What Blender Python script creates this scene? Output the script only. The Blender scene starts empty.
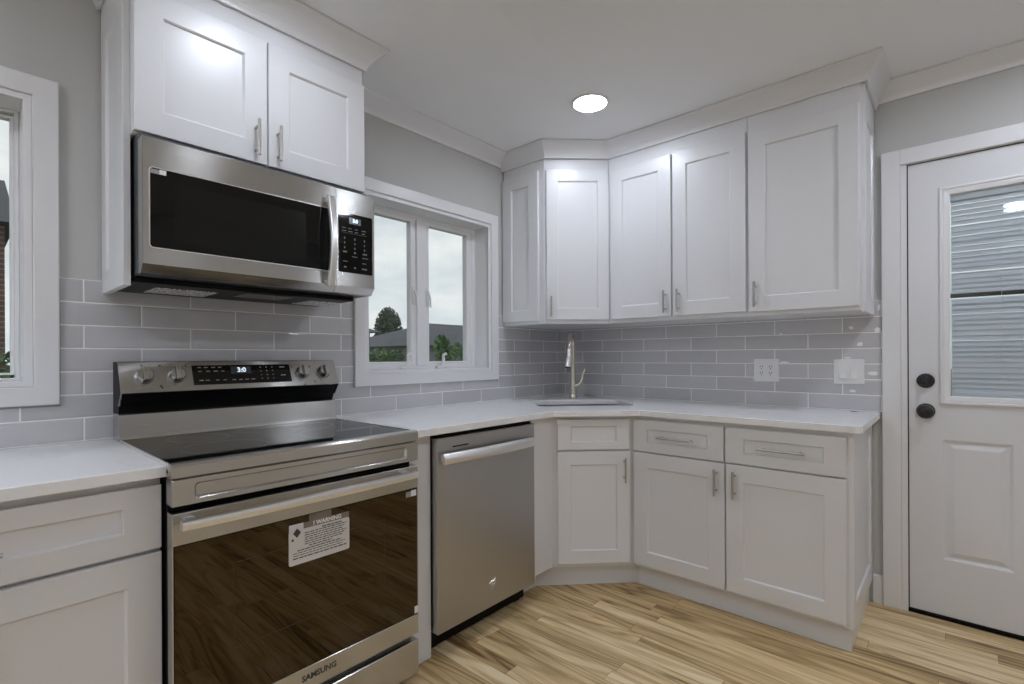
import bpy, bmesh, math, random
from mathutils import Vector, Matrix
from mathutils.geometry import tessellate_polygon

R = math.radians
random.seed(7)
scene = bpy.context.scene
COL = scene.collection

# ------------------------------------------------------------------ camera, world, exposure
# x = distance from the left wall, -y = distance from the right wall (the corner is the origin), z up
CAM = Vector((2.1463, -2.9417, 1.1845))
YAW, ROLL, FPX, HORIZON = R(41.6491), R(-0.2727), 496.7287, 15.1455
fw = Vector((-math.sin(YAW), math.cos(YAW), 0)); rt = Vector((math.cos(YAW), math.sin(YAW), 0)); up = Vector((0, 0, 1))
r2 = rt * math.cos(ROLL) + up * math.sin(ROLL); u2 = up * math.cos(ROLL) - rt * math.sin(ROLL)
cam_data = bpy.data.cameras.new('camera')
cam_data.sensor_width = 36.0; cam_data.sensor_fit = 'HORIZONTAL'
cam_data.lens = FPX / 1024 * 36.0
cam_data.shift_y = HORIZON / 1024
cam_data.clip_start = 0.02; cam_data.clip_end = 300
cam = bpy.data.objects.new('camera', cam_data)
M4 = Matrix((r2, u2, -fw)).transposed().to_4x4(); M4.translation = CAM
cam.matrix_world = M4
COL.objects.link(cam); scene.camera = cam

scene.view_settings.view_transform = 'Standard'
scene.view_settings.look = 'None'
scene.view_settings.gamma = 1.0
scene.view_settings.exposure = 0.0
try: scene.view_settings.use_curve_mapping = False
except Exception: pass
scene.cycles.use_denoising = True
scene.cycles.max_bounces = 10
scene.cycles.diffuse_bounces = 6
scene.cycles.glossy_bounces = 5
scene.cycles.transparent_max_bounces = 16
scene.cycles.sample_clamp_indirect = 6.0
scene.cycles.caustics_reflective = False
scene.cycles.caustics_refractive = False

SKY = 1.05            # overcast sky brightness
LAMPS = dict(A=78.0, B=60.0, C=165.0, D=125.0, E=138.0, F=165.0)   # emission of each downlight's lens; F is added fill
LAMP_COLOUR = (0.875, 0.94, 1.07)
DAYLIGHT = 1.0

world = bpy.data.worlds.new('overcast_sky'); scene.world = world; world.use_nodes = True
wn = world.node_tree.nodes; wl = world.node_tree.links; wn.clear()
wo = wn.new('ShaderNodeOutputWorld'); wb = wn.new('ShaderNodeBackground')
tc = wn.new('ShaderNodeTexCoord'); mp = wn.new('ShaderNodeMapping'); mp.inputs['Scale'].default_value = (1.6, 1.6, 4.2)
nz = wn.new('ShaderNodeTexNoise'); nz.inputs['Scale'].default_value = 2.6; nz.inputs['Detail'].default_value = 5; nz.inputs['Roughness'].default_value = 0.55
cr = wn.new('ShaderNodeValToRGB')
cr.color_ramp.elements[0].position = 0.36; cr.color_ramp.elements[0].color = (0.64, 0.70, 0.745, 1)
cr.color_ramp.elements[1].position = 0.62; cr.color_ramp.elements[1].color = (0.88, 0.90, 0.90, 1)
wl.new(tc.outputs['Generated'], mp.inputs['Vector']); wl.new(mp.outputs['Vector'], nz.inputs['Vector'])
wl.new(nz.outputs['Fac'], cr.inputs['Fac']); wl.new(cr.outputs['Color'], wb.inputs['Color'])
wb.inputs['Strength'].default_value = SKY
wl.new(wb.outputs['Background'], wo.inputs['Surface'])

# ------------------------------------------------------------------ materials
def new_mat(name):
    m = bpy.data.materials.new(name); m.use_nodes = True
    nt = m.node_tree; b = nt.nodes['Principled BSDF']
    return m, nt, b
def N(nt, t, **kw):
    n = nt.nodes.new(t)
    for k, v in kw.items(): setattr(n, k, v)
    return n
def simple(name, col, rough=0.5, metal=0.0, spec=0.5, bump=0.0, bscale=200.0, var=0.0):
    m, nt, b = new_mat(name)
    b.inputs['Base Color'].default_value = (*col, 1); b.inputs['Roughness'].default_value = rough
    b.inputs['Metallic'].default_value = metal; b.inputs['Specular IOR Level'].default_value = spec
    tco = N(nt, 'ShaderNodeTexCoord'); n = N(nt, 'ShaderNodeTexNoise')
    n.inputs['Scale'].default_value = bscale; n.inputs['Detail'].default_value = 3
    nt.links.new(tco.outputs['Object'], n.inputs['Vector'])
    if bump:
        bp = N(nt, 'ShaderNodeBump'); bp.inputs['Strength'].default_value = bump; bp.inputs['Distance'].default_value = 0.001
        nt.links.new(n.outputs['Fac'], bp.inputs['Height']); nt.links.new(bp.outputs['Normal'], b.inputs['Normal'])
    if var:
        n2 = N(nt, 'ShaderNodeTexNoise'); n2.inputs['Scale'].default_value = 3.0; n2.inputs['Detail'].default_value = 2
        nt.links.new(tco.outputs['Object'], n2.inputs['Vector'])
        mx = N(nt, 'ShaderNodeMix', data_type='RGBA')
        mx.inputs['A'].default_value = (*[c * (1 - var) for c in col], 1); mx.inputs['B'].default_value = (*[min(1, c * (1 + var)) for c in col], 1)
        nt.links.new(n2.outputs['Fac'], mx.inputs['Factor']); nt.links.new(mx.outputs['Result'], b.inputs['Base Color'])
    return m
def brushed(name, col, rough, axis_scale, var=0.06, bump=0.05, aniso=0.0, rot=0.25):
    m, nt, b = new_mat(name)
    b.inputs['Metallic'].default_value = 1.0; b.inputs['Roughness'].default_value = rough
    b.inputs['Anisotropic'].default_value = aniso
    if aniso:                                           # brushed along the horizontal: highlights smear up and down
        tg = N(nt, 'ShaderNodeTangent', direction_type='RADIAL', axis='Z'); nt.links.new(tg.outputs['Tangent'], b.inputs['Tangent'])
        b.inputs['Anisotropic Rotation'].default_value = rot
    tco = N(nt, 'ShaderNodeTexCoord'); mpp = N(nt, 'ShaderNodeMapping'); mpp.inputs['Scale'].default_value = axis_scale
    n = N(nt, 'ShaderNodeTexNoise'); n.inputs['Scale'].default_value = 1.0; n.inputs['Detail'].default_value = 4
    nt.links.new(tco.outputs['Object'], mpp.inputs['Vector']); nt.links.new(mpp.outputs['Vector'], n.inputs['Vector'])
    mx = N(nt, 'ShaderNodeMix', data_type='RGBA')
    mx.inputs['A'].default_value = (*[c * (1 - var) for c in col], 1); mx.inputs['B'].default_value = (*[c * (1 + var) for c in col], 1)
    nt.links.new(n.outputs['Fac'], mx.inputs['Factor']); nt.links.new(mx.outputs['Result'], b.inputs['Base Color'])
    mr = N(nt, 'ShaderNodeMapRange'); mr.inputs['To Min'].default_value = rough * 0.85; mr.inputs['To Max'].default_value = rough * 1.2
    nt.links.new(n.outputs['Fac'], mr.inputs['Value']); nt.links.new(mr.outputs['Result'], b.inputs['Roughness'])
    bp = N(nt, 'ShaderNodeBump'); bp.inputs['Strength'].default_value = bump; bp.inputs['Distance'].default_value = 0.0005
    nt.links.new(n.outputs['Fac'], bp.inputs['Height']); nt.links.new(bp.outputs['Normal'], b.inputs['Normal'])
    return m
def emit(name, col, s):
    m, nt, b = new_mat(name)
    b.inputs['Base Color'].default_value = (*col, 1)
    b.inputs['Emission Color'].default_value = (*col, 1); b.inputs['Emission Strength'].default_value = s
    return m
def glass_pane(name, tint=(0.97, 0.985, 0.98)):
    m = bpy.data.materials.new(name); m.use_nodes = True; nt = m.node_tree; nt.nodes.clear()
    o = N(nt, 'ShaderNodeOutputMaterial'); mix = N(nt, 'ShaderNodeMixShader'); t = N(nt, 'ShaderNodeBsdfTransparent'); g = N(nt, 'ShaderNodeBsdfGlossy')
    t.inputs['Color'].default_value = (*tint, 1); g.inputs['Roughness'].default_value = 0.02
    f = N(nt, 'ShaderNodeFresnel'); 
    ge = N(nt, 'ShaderNodeNewGeometry'); io = N(nt, 'ShaderNodeMapRange'); io.inputs['To Min'].default_value = 1.45; io.inputs['To Max'].default_value = 1 / 1.45
    nt.links.new(ge.outputs['Backfacing'], io.inputs['Value']); nt.links.new(io.outputs['Result'], f.inputs['IOR'])      # thin pane: same reflectance from both faces
    nt.links.new(f.outputs['Fac'], mix.inputs['Fac']); nt.links.new(t.outputs['BSDF'], mix.inputs[1]); nt.links.new(g.outputs['BSDF'], mix.inputs[2])
    nt.links.new(mix.outputs['Shader'], o.inputs['Surface'])
    return m

def math_node(nt, op, a, b=None):
    n = N(nt, 'ShaderNodeMath', operation=op)
    for i, v in enumerate((a, b)):
        if v is None: continue
        if isinstance(v, (int, float)): n.inputs[i].default_value = v
        else: nt.links.new(v, n.inputs[i])
    return n.outputs[0]

def tile_mat(name, axis, off):
    """grey glazed 3x12 tiles in running bond; axis 0: along x (right wall), 1: along -y (left wall)"""
    m, nt, b = new_mat(name)
    tco = N(nt, 'ShaderNodeTexCoord'); sp = N(nt, 'ShaderNodeSeparateXYZ'); nt.links.new(tco.outputs['Object'], sp.inputs['Vector'])
    h = sp.outputs['X'] if axis == 0 else math_node(nt, 'MULTIPLY', sp.outputs['Y'], -1)
    TW, TH, G = 0.3062, 0.0758, 0.0038
    v = math_node(nt, 'DIVIDE', math_node(nt, 'SUBTRACT', sp.outputs['Z'], 0.9165), TH)
    row = math_node(nt, 'FLOOR', v)
    odd = math_node(nt, 'ABSOLUTE', math_node(nt, 'MODULO', row, 2.0))
    s = math_node(nt, 'ADD', math_node(nt, 'DIVIDE', math_node(nt, 'SUBTRACT', h, off), TW), math_node(nt, 'MULTIPLY', odd, -0.49))
    s = math_node(nt, 'ADD', s, 20.0)
    col = math_node(nt, 'FLOOR', s)
    def edge(x, size):   # metres to the nearest joint
        fr = math_node(nt, 'FRACT', x)
        d = math_node(nt, 'MINIMUM', fr, math_node(nt, 'SUBTRACT', 1.0, fr))
        return math_node(nt, 'MULTIPLY', d, size)
    d = math_node(nt, 'MINIMUM', edge(s, TW), edge(v, TH))
    cm = N(nt, 'ShaderNodeCombineXYZ'); nt.links.new(row, cm.inputs[0]); nt.links.new(col, cm.inputs[1])
    wnz = N(nt, 'ShaderNodeTexWhiteNoise', noise_dimensions='3D'); nt.links.new(cm.outputs['Vector'], wnz.inputs['Vector'])
    # glaze mottling, each tile its own piece of it
    n = N(nt, 'ShaderNodeTexNoise'); n.inputs['Scale'].default_value = 9; n.inputs['Detail'].default_value = 6; n.inputs['Roughness'].default_value = .6
    vm = N(nt, 'ShaderNodeVectorMath', operation='MULTIPLY_ADD'); nt.links.new(wnz.outputs['Color'], vm.inputs[0]); vm.inputs[1].default_value = (5, 5, 5)
    nt.links.new(tco.outputs['Object'], vm.inputs[2]); nt.links.new(vm.outputs['Vector'], n.inputs['Vector'])
    tint = math_node(nt, 'ADD', math_node(nt, 'MULTIPLY', wnz.outputs['Value'], 0.55), math_node(nt, 'MULTIPLY', n.outputs['Fac'], 0.6))
    ramp = N(nt, 'ShaderNodeValToRGB'); ramp.color_ramp.elements[0].color = (*TILE_A, 1); ramp.color_ramp.elements[1].color = (*TILE_B, 1)
    nt.links.new(tint, ramp.inputs['Fac'])
    gr = N(nt, 'ShaderNodeMapRange'); gr.inputs['From Min'].default_value = G * .42; gr.inputs['From Max'].default_value = G * .62
    nt.links.new(d, gr.inputs['Value'])
    mx = N(nt, 'ShaderNodeMix', data_type='RGBA'); mx.inputs['A'].default_value = (0.93, 0.93, 0.93, 1)
    nt.links.new(gr.outputs['Result'], mx.inputs['Factor']); nt.links.new(ramp.outputs['Color'], mx.inputs['B'])
    nt.links.new(mx.outputs['Result'], b.inputs['Base Color'])
    rr = N(nt, 'ShaderNodeMapRange'); rr.inputs['To Min'].default_value = 0.8; rr.inputs['To Max'].default_value = 0.16
    nt.links.new(gr.outputs['Result'], rr.inputs['Value']); nt.links.new(rr.outputs['Result'], b.inputs['Roughness'])
    # soft pillow edge and a wavy hand-made glaze
    eg = N(nt, 'ShaderNodeMapRange', interpolation_type='SMOOTHSTEP'); eg.inputs['From Min'].default_value = G * .4; eg.inputs['From Max'].default_value = G * 2.4
    nt.links.new(d, eg.inputs['Value'])
    nw = N(nt, 'ShaderNodeTexNoise'); nw.inputs['Scale'].default_value = 16; nw.inputs['Detail'].default_value = 2
    nt.links.new(vm.outputs['Vector'], nw.inputs['Vector'])
    hh = math_node(nt, 'ADD', eg.outputs['Result'], math_node(nt, 'MULTIPLY', nw.outputs['Fac'], 1.3))
    bp = N(nt, 'ShaderNodeBump'); bp.inputs['Strength'].default_value = 0.6; bp.inputs['Distance'].default_value = 0.0016
    nt.links.new(hh, bp.inputs['Height']); nt.links.new(bp.outputs['Normal'], b.inputs['Normal'])
    b.inputs['Specular IOR Level'].default_value = 0.5
    return m

def oak_mat():
    m, nt, b = new_mat('oak_strip_floor')
    tco = N(nt, 'ShaderNodeTexCoord'); sp = N(nt, 'ShaderNodeSeparateXYZ'); nt.links.new(tco.outputs['Object'], sp.inputs['Vector'])
    BW, BL = 0.072, 0.95
    v = math_node(nt, 'DIVIDE', math_node(nt, 'ADD', sp.outputs['Y'], 10.0), BW); row = math_node(nt, 'FLOOR', v)
    w1 = N(nt, 'ShaderNodeTexWhiteNoise', noise_dimensions='1D'); nt.links.new(row, w1.inputs['W'])
    s = math_node(nt, 'ADD', math_node(nt, 'DIVIDE', math_node(nt, 'ADD', sp.outputs['X'], 10.0), BL), math_node(nt, 'MULTIPLY', w1.outputs['Value'], 9.0))
    col = math_node(nt, 'FLOOR', s)
    cm = N(nt, 'ShaderNodeCombineXYZ'); nt.links.new(row, cm.inputs[0]); nt.links.new(col, cm.inputs[1])
    w2 = N(nt, 'ShaderNodeTexWhiteNoise', noise_dimensions='3D'); nt.links.new(cm.outputs['Vector'], w2.inputs['Vector'])
    # grain runs along x and is shifted board by board
    vm = N(nt, 'ShaderNodeVectorMath', operation='MULTIPLY_ADD'); nt.links.new(w2.outputs['Color'], vm.inputs[0]); vm.inputs[1].default_value = (30, 30, 30)
    nt.links.new(tco.outputs['Object'], vm.inputs[2])
    def grain(scale, detail, dist, sc=1.0):
        mpp = N(nt, 'ShaderNodeMapping'); mpp.inputs['Scale'].default_value = scale; nt.links.new(vm.outputs['Vector'], mpp.inputs['Vector'])
        n = N(nt, 'ShaderNodeTexNoise'); n.inputs['Scale'].default_value = sc; n.inputs['Detail'].default_value = detail; n.inputs['Distortion'].default_value = dist
        nt.links.new(mpp.outputs['Vector'], n.inputs['Vector']); return n.outputs['Fac']
    g1 = grain((0.9, 11, 1), 3, 1.8); g2 = grain((9, 130, 1), 4, 0.5)
    ramp = N(nt, 'ShaderNodeValToRGB'); e = ramp.color_ramp.elements
    e[0].position = 0.0; e[0].color = (*OAK[0], 1); e[1].position = 1.0; e[1].color = (*OAK[3], 1)
    for p, c in ((0.4, OAK[1]), (0.75, OAK[2])):
        q = e.new(p); q.color = (*c, 1)
    tone = math_node(nt, 'ADD', math_node(nt, 'MULTIPLY', w2.outputs['Value'], 0.60), math_node(nt, 'MULTIPLY', math_node(nt, 'ADD', math_node(nt, 'MULTIPLY', math_node(nt, 'SUBTRACT', g1, .5), 1.7), .5), 0.56))
    ringn = grain((0.55, 5.5, 1), 2, 0.9)
    ring = math_node(nt, 'SINE', math_node(nt, 'MULTIPLY', ringn, 62.0))
    ring = math_node(nt, 'POWER', math_node(nt, 'ADD', math_node(nt, 'MULTIPLY', ring, .5), .5), 2.2)
    tone = math_node(nt, 'SUBTRACT', tone, math_node(nt, 'MULTIPLY', math_node(nt, 'SUBTRACT', ring, .35), 0.32))
    tone = math_node(nt, 'ADD', tone, math_node(nt, 'MULTIPLY', math_node(nt, 'SUBTRACT', g2, .5), 0.42))
    nt.links.new(tone, ramp.inputs['Fac'])
    # dark mineral streaks, few
    ks = grain((2.2, 30, 1), 2, 1.2); kr = N(nt, 'ShaderNodeMapRange'); kr.inputs['From Min'].default_value = 0.66; kr.inputs['From Max'].default_value = 0.76
    nt.links.new(ks, kr.inputs['Value'])
    mk = N(nt, 'ShaderNodeMix', data_type='RGBA'); mk.inputs['B'].default_value = (0.10, 0.055, 0.025, 1)
    nt.links.new(math_node(nt, 'MULTIPLY', kr.outputs['Result'], .7), mk.inputs['Factor']); nt.links.new(ramp.outputs['Color'], mk.inputs['A'])
    def edge(x, size):
        fr = math_node(nt, 'FRACT', x); d = math_node(nt, 'MINIMUM', fr, math_node(nt, 'SUBTRACT', 1.0, fr)); return math_node(nt, 'MULTIPLY', d, size)
    d = math_node(nt, 'MINIMUM', edge(v, BW), edge(s, BL))
    sm = N(nt, 'ShaderNodeMapRange'); sm.inputs['From Max'].default_value = 0.0012; nt.links.new(d, sm.inputs['Value'])
    mj = N(nt, 'ShaderNodeMix', data_type='RGBA'); mj.inputs['A'].default_value = (0.13, 0.075, 0.035, 1)
    nt.links.new(sm.outputs['Result'], mj.inputs['Factor']); nt.links.new(mk.outputs['Result'], mj.inputs['B'])
    nt.links.new(mj.outputs['Result'], b.inputs['Base Color'])
    b.inputs['Roughness'].default_value = 0.38; b.inputs['Specular IOR Level'].default_value = 0.4
    bp = N(nt, 'ShaderNodeBump'); bp.inputs['Strength'].default_value = 0.25; bp.inputs['Distance'].default_value = 0.001
    nt.links.new(math_node(nt, 'ADD', sm.outputs['Result'], math_node(nt, 'MULTIPLY', g2, .4)), bp.inputs['Height']); nt.links.new(bp.outputs['Normal'], b.inputs['Normal'])
    return m

def quartz_mat():
    m, nt, b = new_mat('white_quartz')
    tco = N(nt, 'ShaderNodeTexCoord')
    n0 = N(nt, 'ShaderNodeTexNoise'); n0.inputs['Scale'].default_value = 2.4; n0.inputs['Detail'].default_value = 7; n0.inputs['Distortion'].default_value = 1.6
    nt.links.new(tco.outputs['Object'], n0.inputs['Vector'])
    d = math_node(nt, 'ABSOLUTE', math_node(nt, 'SUBTRACT', n0.outputs['Fac'], 0.5))
    mr = N(nt, 'ShaderNodeMapRange'); mr.inputs['From Max'].default_value = 0.03; nt.links.new(d, mr.inputs['Value'])
    mx = N(nt, 'ShaderNodeMix', data_type='RGBA'); mx.inputs['A'].default_value = (0.83, 0.835, 0.845, 1); mx.inputs['B'].default_value = (0.88, 0.88, 0.885, 1)
    nt.links.new(mr.outputs['Result'], mx.inputs['Factor']); nt.links.new(mx.outputs['Result'], b.inputs['Base Color'])
    b.inputs['Roughness'].default_value = 0.17
    return m

def speckle(name, a, c, scale, rough):
    m, nt, b = new_mat(name)
    tco = N(nt, 'ShaderNodeTexCoord'); n = N(nt, 'ShaderNodeTexVoronoi'); n.inputs['Scale'].default_value = scale
    nt.links.new(tco.outputs['Object'], n.inputs['Vector'])
    ramp = N(nt, 'ShaderNodeValToRGB'); ramp.color_ramp.elements[0].color = (*a, 1); ramp.color_ramp.elements[1].color = (*c, 1); ramp.color_ramp.elements[0].position = .25; ramp.color_ramp.elements[1].position = .6
    nt.links.new(n.outputs['Distance'], ramp.inputs['Fac']); nt.links.new(ramp.outputs['Color'], b.inputs['Base Color'])
    b.inputs['Roughness'].default_value = rough; b.inputs['Metallic'].default_value = .2
    return m

def leaf_mat(name, a, c):
    m, nt, b = new_mat(name)
    tco = N(nt, 'ShaderNodeTexCoord'); n = N(nt, 'ShaderNodeTexNoise'); n.inputs['Scale'].default_value = 2.5; n.inputs['Detail'].default_value = 4
    nt.links.new(tco.outputs['Object'], n.inputs['Vector'])
    ramp = N(nt, 'ShaderNodeValToRGB'); ramp.color_ramp.elements[0].color = (*a, 1); ramp.color_ramp.elements[1].color = (*c, 1); ramp.color_ramp.elements[0].position = .35; ramp.color_ramp.elements[1].position = .65
    nt.links.new(n.outputs['Fac'], ramp.inputs['Fac']); nt.links.new(ramp.outputs['Color'], b.inputs['Base Color']); b.inputs['Roughness'].default_value = .7
    return m

def brick_mat():
    m, nt, b = new_mat('red_brick')
    tco = N(nt, 'ShaderNodeTexCoord'); mpp = N(nt, 'ShaderNodeMapping'); mpp.inputs['Rotation'].default_value = (R(90), 0, 0)
    n = N(nt, 'ShaderNodeTexBrick'); n.inputs['Scale'].default_value = 1; n.inputs['Brick Width'].default_value = .22; n.inputs['Row Height'].default_value = .075; n.inputs['Mortar Size'].default_value = .01
    n.inputs['Color1'].default_value = (.13, .055, .04, 1); n.inputs['Color2'].default_value = (.09, .045, .04, 1); n.inputs['Mortar'].default_value = (.2, .18, .17, 1)
    nt.links.new(tco.outputs['Object'], mpp.inputs['Vector']); nt.links.new(mpp.outputs['Vector'], n.inputs['Vector']); nt.links.new(n.outputs['Color'], b.inputs['Base Color'])
    b.inputs['Roughness'].default_value = .9
    return m

def blind_mat():
    m = bpy.data.materials.new('white_blind_slat'); m.use_nodes = True; nt = m.node_tree; nt.nodes.clear()
    o = N(nt, 'ShaderNodeOutputMaterial'); mix = N(nt, 'ShaderNodeMixShader'); d = N(nt, 'ShaderNodeBsdfDiffuse'); t = N(nt, 'ShaderNodeBsdfTranslucent')
    d.inputs['Color'].default_value = (.80, .815, .86, 1); t.inputs['Color'].default_value = (.80, .83, .90, 1); mix.inputs['Fac'].default_value = .42
    nt.links.new(d.outputs['BSDF'], mix.inputs[1]); nt.links.new(t.outputs['BSDF'], mix.inputs[2]); nt.links.new(mix.outputs['Shader'], o.inputs['Surface'])
    return m

TILE_A, TILE_B = (0.47, 0.465, 0.478), (0.62, 0.615, 0.63)
OAK = ((0.20, 0.112, 0.042), (0.52, 0.36, 0.170), (0.76, 0.565, 0.305), (0.90, 0.74, 0.48))
CAB = simple('cabinet_paint', (0.75, 0.755, 0.772), 0.30, bump=.04, bscale=90)
TRIM = simple('trim_paint', (0.80, 0.80, 0.81), 0.33, bump=.03, bscale=60)
DOORP = simple('door_paint', (0.745, 0.75, 0.77), 0.38, bump=.05, bscale=70)
VINYL = simple('window_vinyl', (0.82, 0.82, 0.83), 0.35)
WALLP = simple('greige_wall_paint', (0.55, 0.55, 0.535), 0.75, bump=.12, bscale=260, var=.02)
FARWALL = simple('pale_wall_paint', (0.80, 0.80, 0.80), 0.75, bump=.12, bscale=260)
CEILP = simple('ceiling_paint', (0.84, 0.855, 0.875), 0.8, bump=.10, bscale=220, var=.02)
TILE_R = tile_mat('grey_tile_right', 0, 0.0526)
TILE_L = tile_mat('grey_tile_left', 1, 0.2069)
OAKM = oak_mat(); QUARTZ = quartz_mat()
STEEL = brushed('brushed_steel', (0.52, 0.512, 0.495), 0.25, (4, 500, 500), var=.02, bump=.0, aniso=.92)
STEEL_DW = brushed('slate_steel', (0.49, 0.487, 0.48), 0.30, (4, 500, 500), var=.012, bump=.0, aniso=.8)
STEEL_LIGHT = brushed('satin_steel', (0.88, 0.875, 0.865), 0.30, (4, 500, 500), var=.02, bump=.0)
SINKM = brushed('sink_steel', (0.55, 0.55, 0.55), 0.28, (90, 90, 90))
NICKEL = brushed('brushed_nickel', (0.50, 0.485, 0.46), 0.30, (60, 60, 60))
NICKEL_WARM = brushed('warm_nickel', (0.66, 0.62, 0.54), 0.24, (60, 60, 300))
BLACKGLASS = simple('black_glass', (0.004, 0.004, 0.004), 0.04, spec=.35)
OVENGLASS = simple('oven_glass', (0.002, 0.0014, 0.0008), 0.01, spec=.85); OVENGLASS.node_tree.nodes['Principled BSDF'].inputs['Specular Tint'].default_value = (1, .78, .5, 1)
OVENWIN = simple('oven_window', (0.005, 0.0036, 0.002), 0.01, spec=.85); OVENWIN.node_tree.nodes['Principled BSDF'].inputs['Specular Tint'].default_value = (1, .78, .5, 1)
KNOBM = brushed('knob_steel', (0.50, 0.50, 0.49), 0.16, (60, 60, 60), var=.02, bump=0)
MWMESH = simple('microwave_window', (0.007, 0.0072, 0.006), 0.14, spec=.35)
BLACK = simple('black_plastic', (0.005, 0.005, 0.0055), 0.42, spec=.15)
DARKGREY = simple('dark_grey_enamel', (0.075, 0.075, 0.082), 0.4)
BRONZE = simple('dark_bronze', (0.014, 0.012, 0.011), 0.30, spec=.6)
PLASTIC = simple('white_plastic', (0.80, 0.80, 0.80), 0.28)
SLOT = simple('slot_black', (0.03, 0.03, 0.03), 0.6)
GREYPRINT = simple('grey_print', (0.30, 0.30, 0.30), 0.6)
FAINTPRINT = simple('faint_print', (0.035, 0.032, 0.026), 0.3)
INK = simple('ink', (0.05, 0.05, 0.055), 0.7)
PAPER = simple('label_paper', (0.66, 0.65, 0.63), 0.5)
TAPE = simple('grey_tape', (0.20, 0.17, 0.14), 0.4)
DISPLAY = emit('clock_digits', (0.75, 0.88, 1.0), .9)
DISPBG = simple('display_glass', (0.05, 0.06, 0.085), 0.15)
FILTER = speckle('grease_filter', (0.06, 0.06, 0.06), (1.0, 1.0, 1.0), 130, .4)
LENS = {k: emit('lamp_lens', LAMP_COLOUR, v) for k, v in LAMPS.items()}
PANE = glass_pane('window_glass'); DOORPANE = glass_pane('door_glass')
BLIND = blind_mat()
GRASS = leaf_mat('lawn', (.05, .08, .03), (.09, .13, .05))
LEAF_DARK = leaf_mat('dark_leaves', (.03, .06, .03), (.08, .13, .07))
LEAF = leaf_mat('green_leaves', (.07, .13, .05), (.16, .25, .10))
BARK = simple('bark', (.08, .06, .045), .9)
ROOF = simple('grey_shingles', (.085, .088, .10), .85, bump=.3, bscale=30, var=.12)
SIDING = simple('grey_siding', (.20, .195, .20), .8)
BRICK = brick_mat()
GLASSDARK = simple('dark_window', (.03, .035, .04), .1)

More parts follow.
